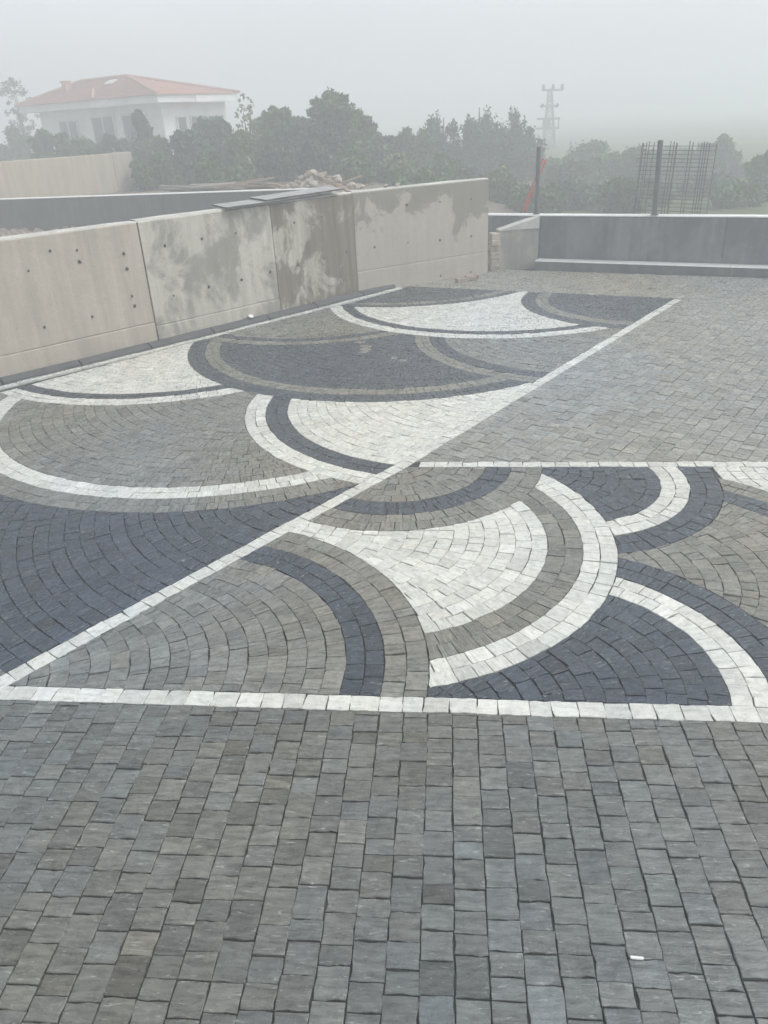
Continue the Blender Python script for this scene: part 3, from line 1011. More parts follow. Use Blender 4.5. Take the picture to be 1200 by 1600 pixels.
def rock(name, loc, size, mat, parent=None, seed=0, flat=0.7):
    r = random.Random(seed)
    vs, fs = [], []
    n, k = 7, 4
    for j in range(k + 1):
        ph = math.pi * j / k
        if j in (0, k):
            vs.append((0, 0, (0.5 if j == 0 else -0.5) * size * flat))
            continue
        for i in range(n):
            t = 2 * math.pi * i / n
            rr = size * 0.5 * r.uniform(0.75, 1.2)
            vs.append((rr * math.sin(ph) * math.cos(t) * 1.2, rr * math.sin(ph) * math.sin(t), rr * math.cos(ph) * flat))
    for i in range(n):
        fs.append((0, 1 + i, 1 + (i + 1) % n))
        b = 1 + (k - 2) * n
        fs.append((len(vs) - 1, b + (i + 1) % n, b + i))
    for j in range(k - 2):
        for i in range(n):
            a = 1 + j * n + i; b = 1 + j * n + (i + 1) % n
            fs.append((a, a + n, b + n, b))
    return obj(name, vs, fs, mat, parent, loc, (r.uniform(-0.3, 0.3), r.uniform(-0.3, 0.3), r.uniform(0, 6)))

p = on(393, 497, 0.07)
pw = wall_near(Vector((p.x, p.y)))
pk = Vector((p.x, p.y)).lerp(pw, 0.35)
tag(rock('loose_stone', (pk.x, pk.y, 0.093), 0.10, M_cap, seed=4, flat=0.5), 'small pale lump of mortar lying on the dark kerb', 'stone')
for i, (px, py, rz, tl) in enumerate(((722, 437.5, 0.5, 0.0), (735, 435.5, 0.2, 0.12), (741, 432.5, -0.2, 0.0))):
    q = on(px, py, 0.03)
    o = MB().box((0, 0, 0), (0.22 - 0.03 * i, 0.105, 0.06), 0, bev=0.006).build('brick', M_brick, None, (q.x, q.y, 0.034 + (0.012 if tl else 0)), (0.0, tl, rz))
    tag(o, ['broken brick lying nearest the mosaic at the foot of the wall', 'tilted middle brick of three at the foot of the wall', 'broken brick farthest right of three at the wall foot'][i], 'brick', 'bricks at the end of the long wall')
q = on(995, 1498, 0.004)
mb = MB()
mb.tube((-0.0215, 0, 0), (0.0215, 0, 0), 0.0055, 0.0055, 10)
o = mb.build('cigarette_butt', M_paper, None, (q.x, q.y, 0.0085), (0, 0, -0.06), smooth=False)
tag(o, 'small white cigarette end lying on a grey paver in the foreground', 'litter')

# ------------------------------------------------------------------ posts, leaning red bars, rebar cage
def post(base, top, r, label):
    o = empty('steel_post', base)
    d = Vector(top) - Vector(base)
    MB().tube((0, 0, 0), d, r, r, 10).build('shaft', M_steel, o, smooth=False)
    MB().tube(d, d + Vector((0, 0, 0.02)), r * 1.12, r * 0.9, 10).build('cap', M_steel, o)
    MB().box((0, 0, 0.006), (0.11, 0.11, 0.012)).build('base_plate', M_steel, o)
    tag(o, label, 'post', 'steel posts at the end wall')
    return o
t1 = at(842, 231, 15.22)
b1 = on(838, 332, 0.894); b1 = Vector((b1.x, 15.22, 0.894))
b1.x = at(838, 331, 15.22).x
post(b1, (t1.x, 15.22, t1.z), 0.037, 'thin dark steel post on the corner of the low wall beside leaning red bars')
y2 = 14.36
t2, b2 = at(1032, 221, y2), at(1023, 331, y2)
post((b2.x, y2, 0.894), (t2.x, y2, t2.z), 0.045, 'dark steel post on the low end wall in front of the rebar cage')
for i, (a, b, ya, yb) in enumerate(((( 812, 340), (848, 249), 15.75, 15.32), ((818, 336), (852, 252), 15.65, 15.40))):
    pa, pb2 = at(a[0], a[1], ya), at(b[0], b[1], yb)
    o = empty('red_bar', pa)
    d = pb2 - pa
    MB().tube(-d * 0.9, d, 0.016, 0.016, 7).build('rod', M_red, o)
    MB().tube(d, d * 1.02, 0.021, 0.021, 7).build('end_sleeve', M_red, o)
    tag(o, ['upper of two faded red bars leaning against the thin corner post', 'lower of two faded red bars leaning against the thin corner post'][i], 'bar', 'red bars leaning at the corner post')

YC = 14.95
cage = empty('rebar_cage', (0, 0, 0))
ca_, cb_ = at(992, 330, YC), at(1092, 330, YC)
ct0, ct1 = at(1006, 226, YC), at(1107, 225, YC)
cage.location = (ca_.x, YC, -0.09)
CO = cage.location.copy()
def cage_pt(s, hgt, layer):
    lo_, hi_ = ca_.lerp(cb_, s), ct0.lerp(ct1, s)
    q = lo_.lerp(hi_, hgt)
    return Vector((q.x, q.y + layer * 0.34 - s * 0.45, q.z)) - CO
vb = [(0.0, 0), (0.05, 1), (0.075, 0), (0.11, 1), (0.15, 0), (0.42, 0), (0.45, 1), (0.47, 0), (0.53, 1), (0.68, 0), (0.72, 1), (0.84, 0), (0.88, 1), (0.91, 0), (0.955, 1), (1.0, 0)]
for s_, ly in vb:
    MB().tube(cage_pt(s_, -0.8, ly), cage_pt(s_ + rnd.uniform(-0.004, 0.004), 1.03 + rnd.uniform(-0.02, 0.02), ly), 0.0085, 0.0085, 6).build('vertical_bar', M_rebar, cage)
for i in range(17):
    h_ = 0.985 - i * 0.0605
    for ly in (0, 1):
        e0_ = rnd.uniform(-0.012, 0.0)
        MB().tube(cage_pt(e0_, h_ + rnd.uniform(-0.006, 0.006) - ly * 0.02, ly), cage_pt(1.0 + rnd.uniform(0, 0.015), h_ + rnd.uniform(-0.006, 0.006) - ly * 0.02, ly), 0.0045, 0.0045, 5).build('tie_bar', M_rebar, cage)
tag(cage, 'wide cage of thin rebar standing behind the low end wall', 'rebar cage')

# ------------------------------------------------------------------ walls and materials on the plot behind the left wall
M_dkw = concrete_mat('concrete_dark', (0.135, 0.14, 0.135), (0.085, 0.09, 0.092), 0.42, 0.62, 31.0, vstreak=0.2)
M_bei = concrete_mat('concrete_beige', (0.44, 0.385, 0.29), (0.36, 0.32, 0.25), 0.46, 0.62, 17.0, vstreak=0.12)
dw = empty('dark_wall', (-7.0, 19.4, 0.4))
tag(dw, 'dark grey concrete wall behind the long beige wall on the left', 'wall')
dk = [(-19, 20.9), (-11.4, 20.1), (-6.9, 19.5), (-2.7, 18.95)]
for i in range(3):
    loc_shift(MB().wallseg(Vector(dk[i]), Vector(dk[i + 1]) - Vector((0.01, 0)), 0.1, 1.19, 0.22), (-7.0, 19.4, 0.4)).build('panel', M_dkw, dw)
    loc_shift(MB().wallseg(Vector(dk[i]) - Vector((0, 0.01)), Vector(dk[i + 1]) - Vector((0, 0.01)), 1.192, 1.21, 0.24), (-7.0, 19.4, 0.4)).build('coping', M_cap, dw)
bw = empty('beige_wall', (-10.5, 23.8, 0.8))
tag(bw, 'beige concrete wall below the house, standing behind the dark wall', 'wall')
bk = [(-13.1, 21.0), (-9.95, 24.5), (-9.55, 25.0)]
for i in range(2):
    d = (Vector(bk[i + 1]) - Vector(bk[i])).normalized()
    loc_shift(MB().wallseg(Vector(bk[i]) + d * 0.01, Vector(bk[i + 1]), 0.3, 2.0 + 0.02 * i, 0.25), (-10.5, 23.8, 0.8)).build('panel', (M_bei if i == 0 else MC[0]), bw)

# pile of timber and the rubble heap
def pile(name, items, label, cat, loc):
    r = empty(name, loc)
    tag(r, label, cat)
    for (c, d, rz, tl, m) in items:
        MB().box((0, 0, 0), d).build('plank', m, r, Vector(c) - Vector(loc), (tl[0], tl[1], rz))
    return r
its = []
for i in range(16):
    p_ = at(rnd.uniform(285, 345), rnd.uniform(288, 297), 21.5 + rnd.uniform(-0.5, 0.5))
    its.append(((p_.x, p_.y, p_.z), (rnd.uniform(0.9, 1.8), rnd.uniform(0.1, 0.24), 0.04), rnd.uniform(-0.25, 0.3), (rnd.uniform(-0.1, 0.1), rnd.uniform(-0.08, 0.08)), M_wood))
pile('timber_pile', its, 'low pile of grey formwork boards at left behind the dark wall', 'timber', at(315, 299, 21.5))
its = []
for i in range(20):
    p_ = at(rnd.uniform(370, 455), rnd.uniform(284, 296), 20.6 + rnd.uniform(-0.5, 0.5))
    its.append(((p_.x, p_.y, p_.z), (rnd.uniform(0.7, 1.5), rnd.uniform(0.08, 0.2), 0.04), rnd.uniform(-0.5, 0.5), (rnd.uniform(-0.15, 0.15), rnd.uniform(-0.12, 0.12)), M_wood2 if rnd.random() < 0.6 else M_wood))
pile('timber_pile', its, 'loose brown planks piled beside the rubble heap', 'timber', at(410, 298, 20.6))
hp = at(495, 300, 19.6)
heap = empty('rubble_heap', (hp.x, hp.y, hp.z - 0.15))
heap.scale = (1.2, 1.1, 1.1)
tag(heap, 'heap of pale rubble and stones behind the long wall', 'rubble')
hv, hf = [], []
nr_, na_ = 7, 22
for j in range(nr_):
    for i in range(na_):
        t = 2 * math.pi * i / na_; rr = 1.05 * j / (nr_ - 1)
        hv.append((rr * math.cos(t) * 1.05, rr * math.sin(t) * 0.6, 0.52 * (1 - rr / 1.05) ** 0.8 * rnd.uniform(0.85, 1.15) - 0.05))
for j in range(nr_ - 1):
    for i in range(na_):
        hf.append((j * na_ + i, (j + 1) * na_ + i, (j + 1) * na_ + (i + 1) % na_, j * na_ + (i + 1) % na_))
obj('mound', hv, hf, M_stone, heap)
for i in range(70):
    t = rnd.uniform(0, 6.28); rr = math.sqrt(rnd.random()) * 1.2
    z = 0.52 * max(0, 1 - rr / 1.1) ** 0.8
    rock('stone', (rr * math.cos(t) * 1.05, rr * math.sin(t) * 0.6, z + 0.02), rnd.uniform(0.07, 0.2), M_stone if rnd.random() < 0.75 else M_brick, heap, seed=i)
for i in range(8):
    t = rnd.uniform(0, 6.28); rr = rnd.uniform(0.2, 1.0)
    MB().box((0, 0, 0), (rnd.uniform(0.4, 0.9), 0.08, 0.03)).build('plank', M_wood2, heap, (rr * math.cos(t), rr * math.sin(t) * 0.6, 0.5 * (1 - rr / 1.2) + 0.06), (rnd.uniform(-0.3, 0.3), rnd.uniform(-0.3, 0.3), rnd.uniform(-0.8, 0.8)))
rv, rf = [], []
for i in range(420):
    x = rnd.uniform(-13, -6); y = dark_y(x) - rnd.uniform(0.05, 2.6)
    sz = rnd.uniform(0.05, 0.2)
    k = len(rv)
    for (a, b, c) in ((-1, -1, 0), (1, -1, 0), (1, 1, 0), (-1, 1, 0), (-.5, -.6, .7), (.6, -.5, .8), (.5, .6, .6), (-.6, .5, .7)):
        rv.append((x + a * sz * rnd.uniform(.4, .7), y + b * sz * rnd.uniform(.4, .7), 0.42 + c * sz * rnd.uniform(.6, 1)))
    rf += [(k + 4, k + 5, k + 6, k + 7), (k, k + 1, k + 5, k + 4), (k + 1, k + 2, k + 6, k + 5), (k + 2, k + 3, k + 7, k + 6), (k + 3, k, k + 4, k + 7)]
tag(obj('rubble_ground', rv, rf, M_brick), 'scattered reddish rubble on the soil between the two walls', 'rubble', kind='stuff')
# ragged bits along the wall top towards its end
for i, (px, py) in enumerate(((494, 303.0), (598, 290.5), (613, 288.5))):
    d = px_ray(px, py)
    q = on(px, py, WT + 0.04)
    pw = wall_near(Vector((q.x, q.y)))
    tag(rock('loose_stone', (pw.x - 0.05, pw.y + 0.10, WT + 0.045), 0.09, M_stone if i else M_cap, seed=40 + i, flat=0.6),
        ['pale block on the wall top beside the plywood sheets', 'left of two small lumps of mortar on the wall top', 'right of two small lumps of mortar on the wall top'][i], 'stone')

# ------------------------------------------------------------------ the house
EZ = 3.62
hc = on(247, 160, EZ)
U = Vector((-0.848, 0.530, 0)); Wd = Vector((0.530, 0.848, 0))
LU, LW = 15.0, 7.2
best = 1e9
for k in range(40, 140):
    q = hc + Wd * (k * 0.1)
    e = abs(proj(q.x, q.y, EZ)[0] - 371)
    if e < best: best, LW = e, k * 0.1
best = 1e9
for k in range(80, 260):
    q = hc + U * (k * 0.1)
    e = abs(proj(q.x, q.y, EZ)[0] - 30)
    if e < best: best, LU = e, k * 0.1
house = empty('house', (hc.x, hc.y, 0.6), math.atan2(Wd.y, Wd.x))
tag(house, 'white house with a low red tiled hip roof up on the left', 'house')
# local axes: x = right side, y = left side; origin at the near eaves corner
def hb(name, x0, x1, y0, y1, z0, z1, mat, parent=house):
    return MB().box(((x0 + x1) / 2, (y0 + y1) / 2, (z0 + z1) / 2 - 0.6), (x1 - x0, y1 - y0, z1 - z0)).build(name, mat, parent)
OV = 0.7
FH = 0.31
hb('wall', OV, LW - 0.2, OV, LU - OV, 0.2, EZ + 0.05, M_white)
hb('eaves_slab', 0.12, LW - 0.1, 0.12, LU - 0.1, EZ + 0.02, EZ + 0.3, M_white)
for nm, b in (('fascia', (0, LW, 0, 0.11)), ('fascia', (0, 0.11, 0.112, LU)), ('fascia', (LW - 0.11, LW, 0.112, LU)), ('fascia', (0.112, LW - 0.112, LU - 0.11, LU))):
    hb(nm, b[0], b[1], b[2], b[3], EZ, EZ + FH, M_white)
hb('fascia_step', -0.06, 0.0, 3.6, LU * 0.42, EZ - 0.02, EZ + FH + 0.02, M_white)
hb('fascia_step', LW * 0.45, LW * 0.98, -0.06, 0.0, EZ - 0.02, EZ + FH + 0.02, M_white)
# roof: hip with ridge, cut into tile courses as steps
apex = 1.0
rx = LW / 2
z0r = EZ + FH - 0.6
r0, r1 = 5.0, LU - 2.4
ov2 = 0.12
roofs = [
    ('slope_front', [(-ov2, -ov2, z0r), (LW + ov2, -ov2, z0r), (rx, r0, z0r + apex)]),
    ('slope_left', [(-ov2, LU + ov2, z0r), (-ov2, -ov2, z0r), (rx, r0, z0r + apex), (rx, r1, z0r + apex)]),
    ('slope_right', [(LW + ov2, -ov2, z0r), (LW + ov2, LU + ov2, z0r), (rx, r1, z0r + apex), (rx, r0, z0r + apex)]),
    ('slope_back', [(LW + ov2, LU + ov2, z0r), (-ov2, LU + ov2, z0r), (rx, r1, z0r + apex)]),
]
roof = empty('roof', (0, 0, 0))
roof.parent = house
for nm, vs in roofs:
    # stepped tile courses
    nC = 16
    a, b = Vector(vs[0]), Vector(vs[1])
    t0 = Vector(vs[3]) if len(vs) == 4 else Vector(vs[2]); t1_ = Vector(vs[2])
    mv, mf = [], []
    for i in range(nC):
        s0_, s1_ = i / nC, min(1.0, (i + 1.15) / nC)
        lift = Vector((0, 0, 0.05))
        q = [a.lerp(t0, s0_) + lift, b.lerp(t1_, s0_) + lift, b.lerp(t1_, s1_), a.lerp(t0, s1_)]
        u = [a.lerp(t0, s0_), b.lerp(t1_, s0_)]
        k = len(mv)
        mv += q + u
        mf += [(k, k + 1, k + 2, k + 3), (k + 4, k + 5, k + 1, k)]
    obj(nm, mv, mf, M_tile, roof)
def cap_line(a, b, name='ridge_tiles'):
    mb = MB(); a, b = Vector(a), Vector(b); n = int((b - a).length / 0.4)
    for i in range(n):
        mb.tube(a.lerp(b, i / n), a.lerp(b, (i + 1.1) / n), 0.075, 0.065, 6)
    mb.build(name, M_tile_cap, roof)
up = 0.06
cap_line((-ov2, -ov2, z0r + up), (rx, r0, z0r + apex + up)); cap_line((LW + ov2, -ov2, z0r + up), (rx, r0, z0r + apex + up))
cap_line((rx, r0, z0r + apex + up), (rx, r1, z0r + apex + up)); cap_line((-ov2, LU + ov2, z0r + up), (rx, r1, z0r + apex + up))
cap_line((-ov2, 4.6, z0r + up), (rx * 0.45, 6.1, z0r + apex * 0.45 + up))
# skylight and chimney
MB().box((rx * 0.72, r0 + 0.5, z0r + apex * 0.72 + 0.09), (0.45, 0.6, 0.05), 0, (0, -math.atan2(apex, rx))).build('skylight', M_frame, roof)
chy = LU * 0.765
ch = MB().box((rx * 0.55, chy, z0r + apex * 0.55 + 0.1), (0.32, 0.32, 0.62)).build('chimney', M_tile_cap, roof)
MB().box((0, 0, 0), (0.42, 0.42, 0.07)).build('chimney_cap', M_tile, roof, (rx * 0.55, chy, z0r + apex * 0.55 + 0.45))
# openings on the left-facing side (x = OV plane) and on the front (y = OV plane)
def window(side, c, wd_, z0_, z1_, name='window'):
    if side == 'L':
        f = hb(name, OV - 0.05, OV + 0.02, c - wd_ / 2, c + wd_ / 2, z0_, z1_, M_glass)
        for (a0, a1, b0, b1) in ((c - wd_ / 2 - 0.07, c - wd_ / 2, z0_, z1_), (c + wd_ / 2, c + wd_ / 2 + 0.07, z0_, z1_), (c - wd_ / 2 - 0.07, c + wd_ / 2 + 0.07, z1_, z1_ + 0.07), (c - 0.03, c + 0.03, z0_, z1_)):
            MB().box((OV - 0.06, (a0 + a1) / 2, (b0 + b1) / 2 - 0.6), (0.06, a1 - a0, b1 - b0)).build('frame', M_frame, f)
    else:
        f = hb(name, c - wd_ / 2, c + wd_ / 2, OV - 0.05, OV + 0.02, z0_, z1_, M_glass)
        for (a0, a1, b0, b1) in ((c - wd_ / 2 - 0.07, c - wd_ / 2, z0_, z1_), (c + wd_ / 2, c + wd_ / 2 + 0.07, z0_, z1_), (c - wd_ / 2 - 0.07, c + wd_ / 2 + 0.07, z1_, z1_ + 0.07)):
            MB().box(((a0 + a1) / 2, OV - 0.06, (b0 + b1) / 2 - 0.6), (a1 - a0, 0.06, b1 - b0)).build('frame', M_frame, f)
window('L', LU * 0.72, 1.5, 1.2, 3.1)
window('L', LU * 0.46, 1.7, 0.9, 3.2, 'balcony_door')
window('L', LU * 0.24, 1.8, 1.0, 3.2)
window('F', LW * 0.36, 0.5, 1.6, 3.0)
window('F', LW * 0.58, 1.0, 1.6, 3.0)
window('F', LW * 0.80, 1.0, 1.6, 3.0)
hb('balcony', 0.1, OV - 0.002, LU * 0.40, LU * 0.54, 0.7, 0.85, M_white)
for i in range(9):
    y = LU * 0.40 + i * (LU * 0.14 / 8)
    hb('baluster', 0.12, 0.17, y, y + 0.05, 0.85, 1.55, M_white)
hb('railing', 0.1, 0.19, LU * 0.40, LU * 0.54 + 0.05, 1.552, 1.64, M_white)

# ------------------------------------------------------------------ pylon and far poles
def rel(p, o): return Vector(p) - Vector(o)
YP = 62.0
pt_, pbm = at(859, 139, YP), at(856, 262, YP)
py_o = Vector((pbm.x, YP, -0.09))
py = empty('pylon', py_o)
tag(py, 'grey lattice electricity pylon with crossarms standing in the haze', 'pylon')
Hh = pt_.z - py_o.z
lean = (pt_.x - pbm.x) / (pt_.z - pbm.z)
def pyp(dx, dy, z): return Vector((dx + lean * z, dy, z))
wb, wt_ = 0.85, 0.2
def wid(z): return (wb + (wt_ - wb) * z / Hh) / 2
zs = [Hh * i / 12 for i in range(13)]
for sx in (-1, 1):
    for sy in (-1, 1):
        MB().tube(pyp(sx * wid(0), sy * wid(0), 0), pyp(sx * wid(Hh), sy * wid(Hh), Hh), 0.07, 0.05, 5).build('leg', M_galv, py)
for i in range(12):
    z0_, z1_ = zs[i], zs[i + 1]
    mb = MB()
    for sx, sy, tx2, ty2 in ((-1, -1, 1, -1), (1, -1, 1, 1), (1, 1, -1, 1), (-1, 1, -1, -1)):
        if i % 2: sx, sy, tx2, ty2 = tx2, ty2, sx, sy
        mb.tube(pyp(sx * wid(z0_), sy * wid(z0_), z0_), pyp(tx2 * wid(z1_), ty2 * wid(z1_), z1_), 0.03, 0.03, 4)
        mb.tube(pyp(sx * wid(z1_), sy * wid(z1_), z1_), pyp(tx2 * wid(z1_), ty2 * wid(z1_), z1_), 0.025, 0.025, 4)
    mb.build('brace', M_galv, py)
def arm(pyx0, pyx1, ypx, nm='crossarm'):
    a, b = at(pyx0, ypx, YP), at(pyx1, ypx - (pyx1 - pyx0) * 0.03, YP)
    MB().tube(rel(a, py_o), rel(b, py_o), 0.07, 0.07, 5).build(nm, M_galv, py)
    return a, b
a, b = arm(848, 880, 141)
for t in (0.03, 0.5, 0.95):
    q = rel(a.lerp(b, t), py_o)
    MB().tube(q, q + Vector((0, 0, 0.35)), 0.13, 0.09, 7).build('insulator', M_steel, py)
a, b = arm(847, 873, 166)
for t in (0.0, 0.9):
    q = rel(a.lerp(b, t), py_o)
    MB().tube(q - Vector((0.1, 0, 0.05)), q + Vector((0.1, 0, 0.1)), 0.12, 0.1, 7).build('insulator', M_steel, py)
a1_, b1_ = arm(839, 875, 186, 'platform_rail'); a2_, b2_ = arm(837, 874, 201, 'platform_beam')
for t in (0.3, 0.95):
    MB().tube(rel(a1_.lerp(b1_, t), py_o), rel(a2_.lerp(b2_, t), py_o), 0.05, 0.05, 5).build('platform_post', M_galv, py)
q = rel(at(854, 193, YP), py_o)
MB().box(q, (0.5, 0.4, 0.75), bev=0.05).build('transformer', M_galv, py)

def pole(px, ytop, ybot, Y, r, label, arms=()):
    t, b = at(px, ytop, Y), at(px - 1.5, ybot, Y)
    o = empty('utility_pole', (b.x, Y, -0.09))
    MB().tube((0, 0, 0), (t.x - b.x, 0, t.z + 0.09), r, r * 0.7, 7).build('shaft', M_galv, o)
    for (dx, dz) in arms:
        MB().tube((t.x - b.x - dx, 0, t.z + 0.09 - dz), (t.x - b.x + dx, 0, t.z + 0.09 - dz), 0.06, 0.06, 5).build('crossarm', M_galv, o)
    tag(o, label, 'pole')
pole(892, 221, 262, 50, 0.10, 'thin short pole among the trees right of the pylon')
pole(1184, 207, 280, 75, 0.16, 'faint pole with a crossarm at the right edge of the view', ((0.9, 0.1),))

# ------------------------------------------------------------------ trees
def leaves(blobs, n, size, cols, seed, up=0.0):
    r = np.random.default_rng(seed)
    B = np.array([b[:3] for b in blobs]); Rr = np.array([b[3:6] for b in blobs])
    wgt = (Rr[:, 0] * Rr[:, 1] * Rr[:, 2]) ** 0.67
    wgt /= wgt.sum()
    idx = r.choice(len(blobs), n, p=wgt)
    d = r.normal(size=(n, 3)); d /= np.linalg.norm(d, axis=1)[:, None]
    rad = r.random(n) ** 0.45
    tail = r.random(n) < 0.16
    rad = np.where(tail, 0.9 + 0.55 * r.random(n) ** 1.5, rad)
    c = B[idx] + d * Rr[idx] * rad[:, None]
    a = r.normal(size=(n, 3)); a[:, 2] += up; a /= np.linalg.norm(a, axis=1)[:, None]
    b = np.cross(a, r.normal(size=(n, 3))); b /= np.linalg.norm(b, axis=1)[:, None]
    s = size * r.uniform(0.6, 1.3, n)[:, None]
    v = np.stack([c - a * s, c + b * s * 0.45, c + a * s, c - b * s * 0.45], 1).reshape(-1, 3)
    k = r.random(n)
    col = np.array(cols[0]) * (1 - k[:, None]) + np.array(cols[1]) * k[:, None]
    tone = r.uniform(0.8, 1.2, len(blobs))[idx]
    col = np.clip(col * tone[:, None], 0, 1)
    return v, np.repeat(col, 4, axis=0)

def leaf_obj(name, v, col, parent):
    n = len(v) // 4
    me = bpy.data.meshes.new(name)
    me.vertices.add(4 * n); me.loops.add(4 * n); me.polygons.add(n)
    me.vertices.foreach_set('co', np.asarray(v, dtype=np.float32).ravel())
    me.loops.foreach_set('vertex_index', np.arange(4 * n, dtype=np.int32))
    me.polygons.foreach_set('loop_start', np.arange(0, 4 * n, 4, dtype=np.int32))
    me.update(calc_edges=True)
    a = me.attributes.new('col', 'FLOAT_COLOR', 'POINT')
    c = np.ones((4 * n, 4), dtype=np.float32); c[:, :3] = col
    a.data.foreach_set('color', c.ravel())
    me.materials.append(M_leaf)
    o = bpy.data.objects.new(name, me)
    return link(o, parent)

GREENS = {'mid': ((0.046, 0.10, 0.028), (0.088, 0.165, 0.045)), 'dark': ((0.035, 0.07, 0.033), (0.075, 0.115, 0.05)),
          'light': ((0.10, 0.14, 0.05), (0.17, 0.21, 0.085)), 'blue': ((0.036, 0.08, 0.042), (0.07, 0.13, 0.065))}

def tree(px, ytop, Y, wpx, zbase, label, kind='broad', tone='mid', dens=1.0, low=0.25, seed=0, cat='tree', group=None, name=None):
    top = at(px, ytop, Y)
    zc = Y * 0.885 + 1.2
    W = wpx * zc / 1200.0 / 2
    hgt = top.z - zbase
    r = random.Random(seed * 13 + 5)
    o = empty(name or ('tree' if cat == 'tree' else 'shrub'), (top.x, Y, zbase))
    tag(o, label, cat, group)
    z_lo = hgt * low
    blobs = []
    tb = MB()
    if kind == 'conifer':
        leaders = int(9 + W * 5)
        tips = []
        for i in range(leaders):
            t = r.uniform(0, 6.28); rr = W * math.sqrt(r.random())
            f = 1 - (rr / W) ** 2 * 0.55
            ht = hgt * f * r.uniform(0.86, 1.0)
            x, y = rr * math.cos(t), rr * math.sin(t) * 0.8
            tips.append((x, y, ht))
            blobs.append((x, y, ht - 0.22 * hgt * 0.5, 0.10 + 0.03 * W, 0.10 + 0.03 * W, 0.22 * hgt * 0.55))
            for k in range(5):
                zz = ht * r.uniform(0.25, 0.85)
                blobs.append((x * r.uniform(0.6, 1.1), y * r.uniform(0.6, 1.1), zz, W * 0.24, W * 0.24, hgt * 0.10))
        n = int(8500 * dens); size = 0.075
        for x, y, ht in tips[::2]:
            tb.tube((0, 0, hgt * 0.2), (x * 0.9, y * 0.9, ht * 0.85), 0.05, 0.012, 5)
    else:
        nb = int(60 + W * 26)
        lobes = []
        for i in range(6 + int(W * 2)):
            t = r.uniform(0, 6.28); u = r.uniform(-0.9, 1.0)
            rr = math.sqrt(max(0.0, 1 - u * u * 0.92)) * r.uniform(0.35, 0.78)
            lobes.append((W * rr * math.cos(t), W * rr * math.sin(t), (hgt + z_lo) / 2 + u * (hgt - z_lo) / 2 * 0.72, W * r.uniform(0.26, 0.46)))
        lobes[0] = (W * r.uniform(-0.2, 0.2), 0.0, hgt - W * 0.28, W * 0.28)
        lobes[1] = (W * r.choice((-1, 1)) * r.uniform(0.25, 0.45), 0.0, hgt - W * r.uniform(0.5, 0.75), W * 0.3)
        lobes = [(a_, b_, min(c_, hgt - d_ * r.uniform(0.95, 1.15)), d_) for (a_, b_, c_, d_) in lobes]
        for i in range(nb):
            lx, ly, lz, lr = lobes[i % len(lobes)]
            t = r.uniform(0, 6.28); u = r.uniform(-1, 1)
            rr = math.sqrt(1 - u * u) * r.uniform(0.6, 1.05)
            bs = W * r.uniform(0.07, 0.17)
            x, y = lx + lr * rr * math.cos(t), ly + lr * rr * math.sin(t)
            cz = lz + lr * u * 0.95
            if kind == 'sparse':
                u = r.uniform(-1, 1); rr = math.sqrt(1 - u * u) * r.uniform(0.2, 1.0)
                x, y, cz = W * rr * math.cos(t), W * rr * math.sin(t), (hgt + z_lo) / 2 + u * (hgt - z_lo) * 0.5
                bs = W * 0.16
            blobs.append((x, y, max(z_lo + bs * 0.3, cz), bs, bs, bs * 0.85))
            if i % 6 == 0:
                tb.tube((x * 0.1, y * 0.1, max(0.1, z_lo * 0.8)), (x * 0.85, y * 0.85, cz * 0.92), 0.035 * max(1, W * 0.6), 0.01, 5)
        if kind != 'sparse':
            blobs.append((0, 0, (hgt + z_lo) * 0.36, W * 0.5, W * 0.5, (hgt - z_lo) * 0.3))
            for (lx, ly, lz, lr) in lobes: blobs.append((lx, ly, lz, lr * 0.8, lr * 0.8, lr * 0.8))
        n = int((9000 if kind != 'sparse' else 420) * dens); size = 0.085 if kind != 'sparse' else 0.075
    v, c = leaves(blobs, n, size, GREENS[tone], seed, 0.6 if kind == 'conifer' else 0)
    leaf_obj('crown', v, c, o)
    m = MB()
    m.tube((0, 0, -0.1), (r.uniform(-0.1, 0.1), 0, hgt * 0.45), 0.05 + 0.06 * W, 0.03 + 0.03 * W, 8)
    m.tube((0, 0, hgt * 0.42), (r.uniform(-0.15, 0.15), 0, hgt * 0.86), 0.028 + 0.03 * W, 0.015, 7)
    m.build('trunk', M_bark, o, smooth=True)
    tb.build('branches', M_bark, o)
    return o

G1 = 'trees and shrubs beyond the walls'
tree(16, 124, 46, 60, 0.5, 'faint loose tree left of the house at the edge of the view', 'sparse', 'dark', 6.0, 0.2, 1, group=G1)
tree(12, 196, 38, 70, 0.6, 'low bush at the left edge below the house', 'broad', 'mid', 0.8, 0.02, 2, 'shrub', G1)
tree(70, 204, 31, 90, 0.8, 'rounded bush below the left end of the house', 'broad', 'mid', 0.9, 0.02, 3, 'shrub', G1)
tree(128, 214, 30.5, 80, 0.8, 'low hedge bush under the house balcony', 'broad', 'mid', 0.8, 0.02, 4, 'shrub', G1)
tree(172, 211, 30, 60, 0.8, 'low bush right of the balcony rail', 'broad', 'dark', 0.8, 0.02, 5, 'shrub', G1)
tree(210, 172, 29.5, 52, 0.8, 'narrow dark tree in front of the house porch', 'broad', 'dark', 0.9, 0.05, 6, group=G1)
tree(246, 214, 28, 60, 0.8, 'small bush below the near corner of the house', 'broad', 'mid', 0.8, 0.02, 7, 'shrub', G1)
tree(318, 183, 27.5, 100, 0.7, 'broad blue green tree right of the house corner', 'broad', 'blue', 1.3, 0.03, 8, group=G1)
tree(381, 148, 25.5, 50, 0.8, 'slender tree with sparse open leaves at the right end of the house', 'sparse', 'light', 0.8, 0.35, 9, group=G1)
tree(372, 205, 25, 64, 0.7, 'pale green bush under the sparse tree', 'broad', 'light', 0.9, 0.02, 10, 'shrub', G1)
